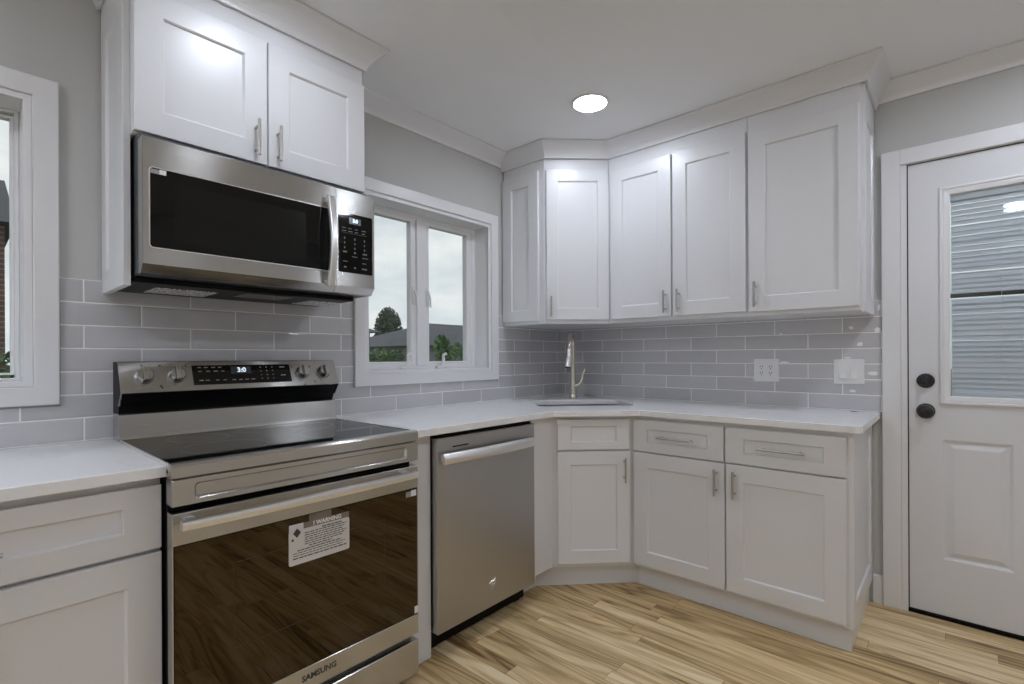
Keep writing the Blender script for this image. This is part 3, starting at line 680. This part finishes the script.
def srr(hu, hv, r, n=5):
    pts = []
    for cu, cv, a in ((hu - r, hv - r, 0), (-hu + r, hv - r, 90), (-hu + r, -hv + r, 180), (hu - r, -hv + r, 270)):
        for k in range(n + 1):
            t = R(a + 90 * k / n); pts.append(SC + SU * (cu + r * math.cos(t)) + SV * (cv + r * math.sin(t)))
    return pts
rc = .022
outer = [(.009, -.009), (1.885, -.009), (1.885, -.65 + rc), (1.885 - rc * .3, -.65 + rc * .3), (1.885 - rc, -.65), (.967, -.65), (.655, -.954), (.655, -1.8215), (.009, -1.8215)]
tag(slab('countertop', outer, [(p.x, p.y) for p in srr(.268, .186, .03)], TOP + .0005, CT), 'long white quartz countertop wrapping the corner with the sink cutout', 'countertop')
tag(slab('countertop', [(.009, -2.5825), (.655, -2.5825), (.655, -3.347), (.009, -3.347)], None, TOP + .0005, CT), 'short white quartz countertop under the window at the picture edge', 'countertop')
chip = MB(); chip.prism([(-.012, -.005), (.006, -.007), (.014, .001), (.004, .006), (-.010, .004)], 0.0002, .0022, 'z')
chip = tag(chip.build('tile_chip', DARKGREY), 'tiny dark scrap lying on the countertop near its end by the door', 'scrap'); chip.location = (CHIP[0], -CHIP[1], CT)
# undermount sink
sk = thing('kitchen_sink', 'stainless undermount sink set diagonally in the corner counter', 'sink', (SC.x, SC.y, .70))
def ring(hu, hv, r, z): return [(p.x - SC.x, p.y - SC.y, z - .70) for p in srr(hu, hv, r)]
mb = MB(); mb.loft([ring(.272, .190, .034, TOP), ring(.262, .180, .03, TOP - .003), ring(.258, .176, .04, .76), ring(.235, .155, .05, .716), ring(.05, .05, .049, .710)], False, True, True)
mb.loft([ring(.272, .190, .034, TOP), ring(.270, .188, .034, TOP - .006), ring(.264, .182, .04, .755), ring(.240, .16, .05, .708), ring(.05, .05, .049, .702)], False, True, True)
mb.build('bowl', SINKM, sk)
mb = MB(); mb.lathe([(0, .0105), (.042, .0105), (.045, .014), (.040, .016), (.034, .013), (0, .013)], 24); mb.build('drain', BLACK, sk)
# faucet, standing behind the sink on the diagonal
FX, FV = .286, .250
fa = thing('kitchen_faucet', 'brushed nickel gooseneck pull-down faucet standing behind the corner sink', 'faucet', (FX, -FV, CT), -64.5)
# local frame: +x towards the room along the diagonal, +y towards the door side
mb = MB(); mb.lathe([(0, 0.0003), (.028, .0003), (.028, .006), (.0255, .010), (.0245, .03), (.0225, .075), (.020, .105), (.0175, .15), (.0155, .20), (0, .20)], 28)
mb.build('body', NICKEL_WARM, fa)
spout = [(0, 0, .198), (0, 0, .26)] ; 
for k in range(13):
    t = R(180 - 15 * k); spout.append((.070 + .070 * math.cos(t), 0, .335 + .076 * math.sin(t)))
spout += [(.1405, 0, .322)]
mb = MB(); mb.tube(spout, [.0155, .0142] + [.0136] * 13 + [.0136], 18); mb.build('spout', NICKEL_WARM, fa)
mb = MB(); hx, hy = .1407, 0
mb.tube([(hx, hy, .3215), (hx, hy, .318), (hx + .001, hy, .29), (hx + .003, hy, .265), (hx + .005, hy - .003, .262), (hx + .010, hy - .006, .225), (hx + .013, hy - .008, .207)], [.0138, .0145, .0155, .0160, .0168, .0195, .0205], 20); sh = mb.build('spray_head', STEEL_LIGHT, fa)
mb = MB(); mb.tube([(hx + .013, hy - .008, .2069), (hx + .0135, hy - .0083, .203)], [.019, .0185], 20); mb.build('spray_nozzle', BLACK, sh)
mb = MB(); mb.tube([(0, .012, .080), (0, .030, .085), (.001, .048, .094)], [.0165, .0165, .0165], 18)
mb.tube([(.001, .044, .094), (.001, .054, .108), (.001, .060, .130), (.001, .066, .160), (.001, .078, .192)], [.0165, .0160, .0125, .0095, .0055], 14); mb.build('lever_handle', NICKEL_WARM, fa)

# ------------------------------------------------------------------ range
rg = wall_thing('electric_range', 'stainless steel freestanding electric range with black glass cooktop and oven door', 'range', 'l', 2.5845)
RW = .7565
mb = MB(); mb.box(.002, RW - .002, -.652, -.025, .045, .905, .002)
for x in (.04, RW - .04):
    for y in (-.60, -.08): mb.lathe([(0, .0005), (.018, .0005), (.018, .012), (.008, .014), (.008, .046), (0, .046)], 14, Matrix.Translation((x, y, 0)))
mb.build('body', BLACK, rg)
mb = MB(); mb.box(.004, RW - .004, -.672, -.119, .9055, .9195, .001); mb.cur = 1
# burner rings printed on the glass
def flat_ring(cx, cy, r, w, z, seg=40):
    vs = []; fs = []
    for k in range(seg):
        a = 2 * math.pi * k / seg
        vs += [(cx + r * math.cos(a), cy + r * math.sin(a), z), (cx + (r - w) * math.cos(a), cy + (r - w) * math.sin(a), z)]
    for k in range(seg): j = (k + 1) % seg; fs.append([2 * k, 2 * j, 2 * j + 1, 2 * k + 1])
    mb.add(vs, fs)
for cx, cy, r in ((.19, -.50, .115), (.57, -.50, .140), (.19, -.25, .09), (.57, -.25, .09), (.38, -.22, .06)): flat_ring(cx, cy, r, .0015, .9197)
mb.build('cooktop', [BLACKGLASS, simple('burner_print', (.035, .035, .035), .3)], rg)
for x0, x1 in ((.0, .0035), (RW - .0035, RW)):
    mb = MB(); mb.box(x0, x1, -.672, -.1265, .895, .9212); mb.build('cooktop_trim', STEEL_LIGHT, rg)
# front band above the oven door: rounded top lip, recessed lower panel
mb = MB(); mb.prism([(-.655, .8835), (-.697, .8835), (-.7005, .887), (-.7005, .914), (-.697, .9205), (-.690, .9225), (-.6725, .9225), (-.6725, .9040), (-.655, .9040)], .0, RW, 'x'); mb.build('front_lip', STEEL, rg)
mb = MB(); z0, z1 = .8145, .8815
mb.loft([rrect(.0, RW, z0, z1, -.655, .004), rrect(.0, RW, z0, z1, -.698, .004), rrect(.0015, RW - .0015, z0 + .0015, z1 - .0015, -.7005, .004), rrect(.050, RW - .050, .828, .869, -.7005, .010), rrect(.055, RW - .055, .833, .864, -.6930, .009)]); mb.build('control_fascia', STEEL, rg)
# oven door
DZ0, DZ1 = .193, .797; G0, G1z = .2615, .7160
mb = MB()
frame_ring(mb, .001, RW - .001, DZ0, DZ1, -.700, -.658, .0035, .0035, DZ1 - G1z, G0 - DZ0, .002)
od = mb.build('oven_door', STEEL, rg)
mb = MB(); mb.box(.0047, RW - .0047, -.6995, -.658, G0 + .0003, G1z - .0003, .0010); mb.cur = 1
frame_ring(mb, .140, RW - .140, .405, .636, -.70005, -.6996, .0016, .0016, .0016, .0016, .0001)
mb.cur = 2; mb.add(rect(.1418, RW - .1418, .4068, .6342, -.69985), [[0, 1, 2, 3]])
mb.build('oven_glass', [OVENGLASS, FAINTPRINT, OVENWIN], od)
mb = MB(); hy = -.742; n = 21; zc = .776
rings = []
for k in range(n + 1):
    t = k / n; x = .010 + .708 * t; bow = .010 * (1 - (2 * t - 1) ** 2); y = hy - bow
    rings.append([(x, y + .012, zc - .011), (x, y + .003, zc - .0135), (x, y - .009, zc - .010), (x, y - .012, zc), (x, y - .009, zc + .010), (x, y + .003, zc + .0135), (x, y + .012, zc + .011)])
mb.loft(rings, True, True, True)
for x in (.036, .692): mb.box(x - .012, x + .012, hy + .006, -.6995, zc - .009, zc + .009, .002)
mb.build('handle', STEEL_LIGHT, od)
FACE = lambda x, z, y: Matrix.Translation((x, y, z)) @ Matrix.Rotation(R(90), 4, 'X')       # text facing -y
mb = MB(); mb.text('SAMSUNG', .024, FACE(.381, .2300, -.7003), .0007); mb.build('brand_lettering', INK, od)
# hanging warning label with its tape
mb = MB(); lx0, lx1, lz0, lz1 = .2885, .4815, .577, .692; ly = -.7015
mb.loft([rrect(lx0, lx1, lz0, lz1 - .014, -.6998, .006), rrect(lx0, lx1, lz0, lz1 - .014, ly, .006)])
mb.box(lx0 + .001, lx0 + .044, ly, -.6998, lz1 - .016, lz1 + .004); mb.cur = 1
mb.box(lx0 + .046, lx1 - .001, ly + .0001, -.6998, lz1 - .014, lz1 + .003)
mb.box(.350, .421, ly + .0004, -.6998, lz1 + .003, .7155)
mb.cur = 2; mb.text('! WARNING', .017, FACE(.408, lz1 - .0055, ly - .0002), .0005)
mb.cur = 3
rows = [(.102, .166, .0035)] + [(.047, .182 - .006 * (k % 3), .0026) for k in range(6)]
z = lz1 - .020
for a, b, hgt in rows:
    x = lx0 + a
    while x < lx0 + b:
        w = random.uniform(.006, .016); mb.box(x, min(x + w, lx0 + b), ly - .0003, ly, z - hgt, z); x += w + .0025
    z -= .0066
for a, b, hgt in ((.060, .135, .003), (.025, .165, .003), (.012, .178, .0022), (.012, .17, .0022), (.012, .182, .0034)):
    x = lx0 + a
    while x < lx0 + b:
        w = random.uniform(.006, .018); mb.box(x, min(x + w, lx0 + b), ly - .0003, ly, z - hgt, z); x += w + .0025
    z -= .0072
cx, cz = lx0 + .024, lz1 - .022
mb.add([(cx - .012, ly - .0003, cz), (cx, ly - .0003, cz - .014), (cx + .012, ly - .0003, cz), (cx, ly - .0003, cz + .014)], [[0, 1, 2, 3]])
mb.box(cx - .016, cx - .010, ly - .0003, ly, cz - .022, cz - .015)
st = mb.build('warning_label', [PAPER, TAPE, simple('label_white', (.85, .85, .85), .5), INK], od); st['label'] = 'white printed warning label with grey tape'
for b_, m_ in (((.724, .7465, -.7008, -.6995, .690, .711), PLASTIC), ((.702, .7235, -.7006, -.6995, .690, .7085), GREYPRINT), ((.738, .7520, -.7008, -.6995, .268, .292), PLASTIC)):
    mb = MB(); mb.box(*b_); mb.build('sticker', m_, od)
# storage drawer
mb = MB(); mb.box(.001, RW - .001, -.700, -.655, .050, .170, .0025); mb.prism([(-.655, .170), (-.668, .170), (-.664, .184), (-.655, .186)], .012, RW - .012, 'x'); mb.build('storage_drawer', STEEL, rg)
# backguard
mb = MB(); mb.prism([(-.025, .9055), (-.1175, .9055), (-.1175, .9195), (-.1255, .9200), (-.1235, .930), (-.1165, 1.000), (-.110, 1.0035), (-.025, 1.0035)], .0, RW, 'x'); mb.build('backguard', STEEL, rg)
mb = MB(); mb.prism([(-.020, 1.0037), (-.094, 1.0037), (-.106, 1.030), (-.137, 1.064), (-.142, 1.0715), (-.094, 1.176), (-.020, 1.176)], .0015, RW - .0015, 'x'); mb.build('vent_housing', BLACK, rg)
mb = MB(); mb.prism([(-.100, 1.030), (-.118, 1.030), (-.1465, 1.0675), (-.1475, 1.0735), (-.103, 1.1735), (-.098, 1.1765), (-.030, 1.1765), (-.030, 1.174), (-.095, 1.1735), (-.1435, 1.0735)], .0, .0030, 'x')
mb.prism([(-.100, 1.030), (-.118, 1.030), (-.1465, 1.0675), (-.1475, 1.0735), (-.103, 1.1735), (-.098, 1.1765), (-.030, 1.1765), (-.030, 1.174), (-.095, 1.1735), (-.1435, 1.0735)], RW - .0030, RW, 'x')
mb.prism([(-.1430, 1.0710), (-.1475, 1.0735), (-.103, 1.1735), (-.098, 1.1765), (-.030, 1.1765), (-.030, 1.1735), (-.097, 1.1735), (-.1425, 1.0735)], .0030, RW - .0030, 'x')
CPM = mb
tilt = math.atan2(.1475 - .103, 1.1735 - 1.0735)            # face leans back
def cface(x, s, off=0.0):
    """matrix on the sloping face: s 0..1 from its bottom; local x along, local y up the slope, local z out"""
    p = Vector((x, -.1475 + (.1475 - .103) * s, 1.0735 + .1 * s))
    o = Vector((0, -math.cos(tilt), math.sin(tilt) * -1 * -1)); upv = Vector((0, math.sin(tilt), math.cos(tilt))); o = Vector((1, 0, 0)).cross(upv)
    M = Matrix((Vector((1, 0, 0)), upv, o)).transposed().to_4x4(); M.translation = p + o * off; return M
def frect(mb, x0, x1, s0, s1, off, t):
    M = cface(0, 0); L = .1 / math.cos(tilt)
    mb2 = MB(); mb2.box(x0, x1, s0 * L, s1 * L, 0 + off, off + t); mb.add([tuple(M @ Vector(v)) for v in mb2.v], mb2.f)
CPM.cur = 1; mb = CPM
for x, s_ in ((.062, .90), (.113, .90), (.206 - .016, .90), (.113, .16), (.110, .22), (.566, .80), (.640, .78), (.652, .16), (.607, .05)): frect(mb, x - .0028, x + .0028, s_ - .05, s_, .0, .0006)
cp = CPM.build('control_panel', [STEEL, INK], rg)
mb = MB(); frect(mb, .2075, .556, .17, .86, -.0015, .0023); mb.cur = 1; frect(mb, .335, .405, .54, .80, .0008, .0002); mb.cur = 2
mb.text('3:0', .026, cface(.372, .67, .0011), .0006); mb.cur = 3
for row_s, xs in ((.80, (.226, .246, .270, .292)), (.66, (.226, .252, .276, .302)), (.34, (.226, .246, .280, .304))):
    for x in xs: frect(mb, x, x + random.uniform(.010, .016), row_s - .03, row_s, .0008, .0002)
for x in (.335, .358, .380, .402): frect(mb, x, x + .013, .30, .335, .0008, .0002)
for i, x in enumerate((.440, .462, .484)):
    for j, s_ in enumerate((.78, .64, .49, .35)): frect(mb, x, x + .004, s_ - .035, s_, .0008, .0002)
frect(mb, .515, .535, .74, .775, .0008, .0002); frect(mb, .515, .535, .42, .455, .0008, .0002)
mb.build('control_display', [BLACKGLASS, DISPBG, DISPLAY, GREYPRINT], cp)
for x, rot in ((.066, 0), (.159, 0), (.606, 0), (.698, 0)):
    M = cface(x, .515)
    mb = MB(); mb.lathe([(0, .0002), (.0275, .0002), (.0275, .003), (.0255, .006), (.0235, .021), (.021, .024), (0, .024)], 28, M); k = mb.build('knob', KNOBM, rg)
    mb = MB(); mb.T = M @ Matrix.Rotation(R(rot), 4, 'Z'); mb.box(-.0075, .0075, -.0235, .0235, .0242, .034, .002); mb.build('grip', KNOBM, k)
    mb = MB(); mb.T = M @ Matrix.Rotation(R(rot), 4, 'Z'); mb.box(-.0008, .0008, .008, .0225, .034, .0343); mb.build('pointer', simple('pointer_red', (.25, .05, .04), .5), k)

# ------------------------------------------------------------------ microwave
mw = wall_thing('microwave_oven', 'stainless over-the-range microwave with black glass door above the range', 'microwave', 'l', 2.5825, 1.432)
MWW, MH = .757, .392
mb = MB(); mb.box(.0005, MWW - .0005, -.370, -.010, .001, MH + .022, .002); mb.build('body', DARKGREY, mw)
mb = MB(); mb.box(.0005, .7260, -.320, -.010, -.017, .0005, .003); mb.build('underside_pan', BLACK, mw)
for x0, x1 in ((.075, .255), (.585, .725 - .006)):
    mb = MB(); mb.box(x0, x1, -.225, -.070, -.0195, -.0172); mb.build('grease_filter', FILTER, mw)
mb = MB(); mb.box(.33, .50, -.290, -.150, -.0185, -.0172, .0005); mb.build('cooktop_lamp', simple('lamp_cover', (.05, .05, .05), .2), mw)
def mw_front(x0, x1, hx0, hx1, hz0, hz1, r):
    """front panel with a rounded opening, its lower edge raked back"""
    mb = MB(); F = -.4205; zb, zt = .026, MH
    n = 5
    o1 = rect(x0, x1, zb, zt, F)
    # side walls, raked bottom, top
    mb.prism([(-.372, .001), (-.398, .001), (-.4185, zb - .002), (F, zb), (F, zt - .002), (F + .002, zt), (-.372, zt)], x0, x0 + .0006, 'x')
    mb.prism([(-.372, .001), (-.398, .001), (-.4185, zb - .002), (F, zb), (F, zt - .002), (F + .002, zt), (-.372, zt)], x1 - .0006, x1, 'x')
    mb.add([(x0, -.398, .001), (x1, -.398, .001), (x1, -.4185, zb - .002), (x0, -.4185, zb - .002), (x1, F, zb), (x0, F, zb)], [[0, 1, 2, 3], [3, 2, 4, 5]])
    mb.add([(x0, -.372, .001), (x1, -.372, .001), (x1, -.398, .001), (x0, -.398, .001)], [[0, 1, 2, 3]])
    mb.add([(x0, F, zt - .002), (x1, F, zt - .002), (x1, F + .002, zt), (x0, F + .002, zt), (x1, -.372, zt), (x0, -.372, zt)], [[0, 1, 2, 3], [3, 2, 4, 5]])
    # face with the hole
    inner = rrect(hx0, hx1, hz0, hz1, F, r, n)
    loops = [[Vector((p[0], p[2], 0)) for p in rect(x0, x1, zb, zt - .002, F)], [Vector((p[0], p[2], 0)) for p in inner]]
    flat = [p for l in loops for p in l]
    mb.add([(p.x, F, p.y) for p in flat], [list(t) for t in tessellate_polygon(loops)])
    rings = [inner, rrect(hx0, hx1, hz0, hz1, F + .004, r, n)]
    mb.loft(rings, False, False)
    return mb
md = mw_front(.0, .5935, .0165, .578, .0745, .307, .010).build('door', STEEL, mw)
mb = MB(); F = -.4205
mb.loft([rrect(.0168, .5777, .0748, .3067, F + .0035, .010), rrect(.0168, .5777, .0748, .3067, F + .0012, .010)])
mb.cur = 1; mb.add(rect(.075, .480, .100, .272, F + .0010), [[0, 1, 2, 3]])
mb.build('door_glass', [BLACKGLASS, MWMESH], md)
mb = MB(); o = rrect(.0150, .5795, .0730, .3085, F - .0004, .0115); i = rrect(.0180, .5765, .0760, .3055, F - .0004, .0085); ob_ = rrect(.0150, .5795, .0730, .3085, F + .0006, .0115); ib_ = rrect(.0180, .5765, .0760, .3055, F + .0036, .0085)
mb.loft([ob_, o, i, ib_], False, False); mb.build('glass_trim', STEEL_LIGHT, md)
mb = MB(); rings = []; n = 18
for k in range(n + 1):
    t = k / n; z = .018 + .330 * t; bow = .026 * (1 - (2 * t - 1) ** 2); y = -.440 - bow
    rings.append([(.549, y + .009, z), (.549, y - .001, z), (.553, y - .006, z), (.571, y - .006, z), (.575, y - .001, z), (.575, y + .009, z)])
mb.loft(rings, True, True, True)
for z in (.030, .336): mb.box(.552, .572, -.438, F + .001, z - .010, z + .010, .002)
mb.build('handle', STEEL_LIGHT, md)
for b_, m_ in (((.019, .041, F + .0004, F + .0012, .289, .302), GREYPRINT), ((.041, .058, F + .0002, F + .0012, .2895, .3035), PLASTIC)):
    mb = MB(); mb.box(*b_); mb.build('sticker', m_, md)
mc = mw_front(.5945, MWW, .6025, .7485, .078, .3055, .006).build('control_frame', STEEL, mw)
mb = MB(); mb.loft([rrect(.6027, .7483, .0782, .3053, F + .0035, .006), rrect(.6027, .7483, .0782, .3053, F + .0006, .006)])
mb.cur = 1; mb.box(.648, .698, F + .0001, F + .0006, .266, .291); mb.cur = 2; mb.text('3:0', .019, FACE(.674, .279, F - .0001), .0004); mb.cur = 3
for j, z in enumerate((.249, .238)):
    for x in (.618, .644, .672, .702): mb.box(x, x + random.uniform(.012, .018), F + .0002, F + .0006, z - .003, z)
mb.box(.616, .724, F + .0002, F + .0006, .229, .2298)
for j, z in enumerate((.213, .195, .177)):
    for x in (.629, .672, .714): mb.box(x - .0022, x + .0022, F + .0002, F + .0006, z - .0075, z)
for x, w in ((.622, .016), (.668, .008), (.706, .018)): mb.box(x, x + w, F + .0002, F + .0006, .154, .160)
for x, w in ((.660, .022), (.704, .026)): mb.box(x, x + w, F + .0002, F + .0006, .140, .143)
for x, w in ((.622, .018), (.704, .016)): mb.box(x, x + w, F + .0002, F + .0006, .119, .122)
for x, w in ((.626, .010), (.668, .008), (.702, .022)): mb.box(x, x + w, F + .0002, F + .0006, .096, .102)
mb.build('control_panel', [BLACKGLASS, DISPBG, DISPLAY, simple('button_print', (.19, .19, .19), .6)], mw)

# ------------------------------------------------------------------ dishwasher
dw = wall_thing('dishwasher', 'dark stainless built-in dishwasher with a curved bar handle under the counter', 'dishwasher', 'l', 1.6885)
DWW = .604
mb = MB(); mb.box(.002, DWW - .002, -.585, -.030, .100, .8815, .002); mb.box(.0, DWW, -.606, -.580, .868, .8825, .001); mb.build('body', BLACK, dw)
mb = MB(); mb.loft([rrect(.001, DWW - .001, .097, .8655, -.588, .003), rrect(.001, DWW - .001, .097, .8655, -.6345, .003), rrect(.004, DWW - .004, .100, .8625, -.6376, .003)]); dd = mb.build('door', STEEL_DW, dw)
mb = MB(); rings = []; n = 18
for k in range(n + 1):
    t = k / n; x = .012 + .556 * t; bow = .012 * (1 - (2 * t - 1) ** 2); y = -.664 - bow; zc = .7865
    rings.append([(x, y + .010, zc - .020), (x, y - .002, zc - .0215), (x, y - .008, zc - .015), (x, y - .0095, zc - .006), (x, y - .008, zc + .004), (x, y - .003, zc + .014), (x, y + .004, zc + .0205), (x, y + .010, zc + .0215)])
mb.loft(rings, True, True, True)
for x in (.034, .546): mb.box(x - .014, x + .014, -.660, -.637, .772, .801, .002)
mb.build('handle', STEEL_LIGHT, dd)
mb = MB(); mb.box(.080, .169, -.6380, -.637, .8225, .8280); mb.build('vent_slot', BLACK, dd)
mb = MB()
cx, cz = .308, .197
mb.tube([(cx - .022, -.6380, cz + .004), (cx - .008, -.6380, cz + .012), (cx + .010, -.6380, cz + .012), (cx + .017, -.6380, cz + .022)], [.0015, .0028, .0028, .0012], 6)
mb.tube([(cx + .016, -.6380, cz + .018), (cx + .014, -.6380, cz), (cx + .002, -.6380, cz - .016)], [.0022, .0030, .0012], 6)
mb.tube([(cx - .010, -.6380, cz - .004), (cx + .002, -.6380, cz + .002), (cx + .008, -.6380, cz - .006), (cx - .004, -.6380, cz - .024)], [.0012, .0022, .0022, .0012], 6)
mb.build('emblem', STEEL_LIGHT, dd)
mb = MB(); mb.box(.003, DWW - .003, -.565, -.545, .012, .0965); mb.box(.02, .06, -.555, -.10, .001, .012); mb.box(DWW - .06, DWW - .02, -.555, -.10, .001, .012); mb.build('toe_panel', BLACK, dw)

# ------------------------------------------------------------------ wall plates
ol = thing('wall_outlet', 'white double-gang four-socket outlet on the grey tile', 'outlet', (1.322, -.008, 1.046))
PWD, PH = .127, .122
mb = MB(); mb.loft([rrect(0, PWD, 0, PH, -.0002, .004), rrect(0, PWD, 0, PH, -.003, .004), rrect(.003, PWD - .003, .003, PH - .003, -.006, .004)]); mb.build('plate', PLASTIC, ol)
for cx in (.0405, .0865):
    mb = MB(); mb.loft([rrect(cx - .0165, cx + .0165, .028, .094, -.0055, .003), rrect(cx - .0165, cx + .0165, .028, .094, -.0075, .003)]); rcp = mb.build('receptacle', PLASTIC, ol)
    mb = MB()
    for cz in (.0445, .0775):
        for dx in (-.006, .006): mb.box(cx + dx - .0014, cx + dx + .0014, -.0079, -.0074, cz - .001, cz + .0085)
        mb.lathe([(0, 0), (.0028, 0), (.0028, .0005), (0, .0005)], 12, on_face(cx, cz - .0085, -.0074))
    mb.build('slots', SLOT, rcp)
sw = thing('light_switch', 'white double rocker light switch plate on the tile near the door', 'light switch', (1.6955, -.008, 1.044))
mb = MB(); mb.loft([rrect(0, PWD, 0, PH, -.0002, .004), rrect(0, PWD, 0, PH, -.003, .004), rrect(.003, PWD - .003, .003, PH - .003, -.006, .004)]); mb.build('plate', PLASTIC, sw)
for cx in (.0405, .0865):
    mb = MB(); frame_ring(mb, cx - .0170, cx + .0170, .0275, .0945, -.0080, -.0055, .0020, .0020, .0020, .0020, .0004)
    mb.prism([(-.0055, .0290), (-.0125, .0290), (-.0075, .061), (-.0062, .0930), (-.0055, .0930)], cx - .0142, cx + .0142, 'x'); mb.build('rocker', PLASTIC, sw)

# ------------------------------------------------------------------ recessed ceiling lights (the only lamps; the far-end one is added fill)
def downlight(x, v, label, lens='A'):
    t = thing('ceiling_light', label, 'ceiling light', (x, -v, H), 0, 'recessed ceiling downlights')
    mb = MB(); mb.lathe([(.0805, -.0002), (.0955, -.0002), (.0955, -.003), (.092, -.006), (.0805, -.0065), (.0805, -.0002)], 48); mb.build('trim_ring', PLASTIC, t)
    mb = MB(); mb.lathe([(0, -.001), (.080, -.001), (.080, -.0055), (.06, -.007), (0, -.0075)], 48); mb.build('lens', LENS[lens], t)
downlight(.800, .835, 'round white ceiling downlight in front of the corner cabinets')
downlight(.785, 2.250, 'ceiling downlight over the floor before the range, seen mirrored on its cabinet door', 'B')
downlight(2.545, 2.940, 'ceiling downlight mirrored in the glass of the entry door', 'C')
downlight(.785, 3.665, 'ceiling downlight beyond the short counter, outside the picture', 'D')
downlight(2.600, .720, 'ceiling downlight in front of the entry door, just above the picture', 'E')
downlight(1.300, 4.900, 'added fill downlight at the far end of the room, outside the picture', 'F')  # unseen lamp added to lift the room's overall brightness

# ------------------------------------------------------------------ outdoors
GZ = -.75
mb = MB(); mb.box(-90, -.17, -50, 90, GZ - .1, GZ); mb.box(-.17, 90, .6, 90, GZ - .1, GZ); struct(mb.build('ground', GRASS))
def leaves(mb, c, rad, n, size):
    for _ in range(n):
        while True:
            p = Vector((random.uniform(-1, 1), random.uniform(-1, 1), random.uniform(-1, 1)))
            if .35 < p.length < 1: break
        q = Vector((c[0] + p.x * rad[0], c[1] + p.y * rad[1], c[2] + p.z * rad[2]))
        a = Vector((random.gauss(0, 1), random.gauss(0, 1), random.gauss(0, 1))).normalized(); b = a.orthogonal().normalized(); s_ = size * random.uniform(.6, 1.3)
        mb.add([tuple(q - a * s_), tuple(q + b * s_ * .5), tuple(q + a * s_), tuple(q - b * s_ * .5)], [[0, 1, 2, 3]])
def tree(name, label, cat, x, v, blobs, n, size, mat, trunk_r, group=None):
    t = thing(name, label, cat, (x, -v, GZ), 0, group)
    mb = MB(); top = max(b[0][2] for b in blobs)
    mb.tube([(0, 0, -.05), (0, 0, top * .4), (0.05, 0, top * .8)], [trunk_r, trunk_r * .7, trunk_r * .3], 8); mb.build('trunk', BARK, t)
    mb = MB()
    for c, r in blobs: leaves(mb, c, r, n, size)
    mb.build('foliage', mat, t)
tree('evergreen_tree', 'tall rounded dark evergreen tree beyond the grey roof', 'tree', -33, -21.1, [((0, 0, 4.4), (1.05, 1.10, 1.7)), ((0, .35, 3.0), (1.3, 1.35, 1.9)), ((0, -.5, 2.6), (1.2, 1.0, 1.6)), ((.1, .9, 2.4), (1.0, .7, 1.4))], 1700, .15, LEAF_DARK, .16)
def bush(label, x, v, blobs, n, size, mat): tree('bush', label, 'bush', x, v, blobs, n, size, mat, .04, 'bushes outside')
bush('leafy upright shrub behind the crank of the sash nearest the corner cabinets', -9.0, -6.52, [((0, 0, 2.22), (.22, .24, .36)), ((0, .06, 1.75), (.25, .26, .40)), ((0, 0, 1.1), (.3, .3, .6))], 380, .07, LEAF)
bush('low hedge shrub at the far end of the sash nearest the corner cabinets', -9.6, -7.70, [((0, 0, 1.95), (.35, .36, .45)), ((0, .1, 1.2), (.4, .4, .6))], 420, .07, LEAF)
bush('low hedge shrub seen through the sash nearest the microwave', -12.0, -6.95, [((0, 0, 1.72), (.4, .50, .50)), ((0, -.6, 1.78), (.4, .40, .50)), ((0, 0, 1.0), (.5, .9, .6))], 420, .075, LEAF)
bush('green bush outside the window at the picture edge', -6.0, 2.62, [((0, 0, 1.55), (.40, .26, .52)), ((0, .25, 1.1), (.4, .4, .7))], 420, .06, LEAF)
def house(name, label, x0, x1, v0, v1, zw, zr, wallm, hip):
    t = thing(name, label, 'house', ((x0 + x1) / 2, -(v0 + v1) / 2, GZ)); a, b = (x1 - x0) / 2, (v1 - v0) / 2; zw -= GZ; zr -= GZ
    mb = MB(); mb.box(-a, a, -b, b, 0, zw); mb.build('walls', wallm, t)
    e = .35
    mb = MB(); mb.add([(-a - e, -b - e, zw + .001), (a + e, -b - e, zw + .001), (a + e, b + e, zw + .001), (-a - e, b + e, zw + .001), (0, -b + hip, zr), (0, b - hip, zr)], [[3, 2, 1, 0], [0, 1, 4], [1, 2, 5, 4], [2, 3, 5], [3, 0, 4, 5]]); mb.build('roof', ROOF, t)
    for s_ in (-.5, .15, .6):
        mb = MB(); mb.box(a, a + .03, b * s_ - .5, b * s_ + .5, 1.0, 2.1); mb.build('window', GLASSDARK, t)
    return t
house('house', 'low grey house with a hipped shingle roof behind the bushes', -30, -20, -28.5, -14.3, 1.86, 3.55, SIDING, 4.6)
house('shed', 'small grey outbuilding at the edge of the sash nearest the microwave', -18, -14, -7.30, -4.6, 2.12, 2.9, SIDING, 1.2)['category'] = 'shed'
hb = thing('house', 'dark brick house wall outside the window at the picture edge', 'house', (-9.5, -5.45, GZ))
mb = MB(); mb.box(-2.5, 1.5, -3.0, 3.0, 0, 3.85); mb.build('walls', BRICK, hb)
mb = MB(); mb.prism([(-2.8, 3.851), (1.8, 3.851), (-.5, 5.0)], -3.2, 3.1, 'y'); mb.build('roof', ROOF, hb)
mb = MB(); mb.box(1.5, 1.53, .6, 1.5, 1.6, 2.8); mb.build('window', GLASSDARK, hb)
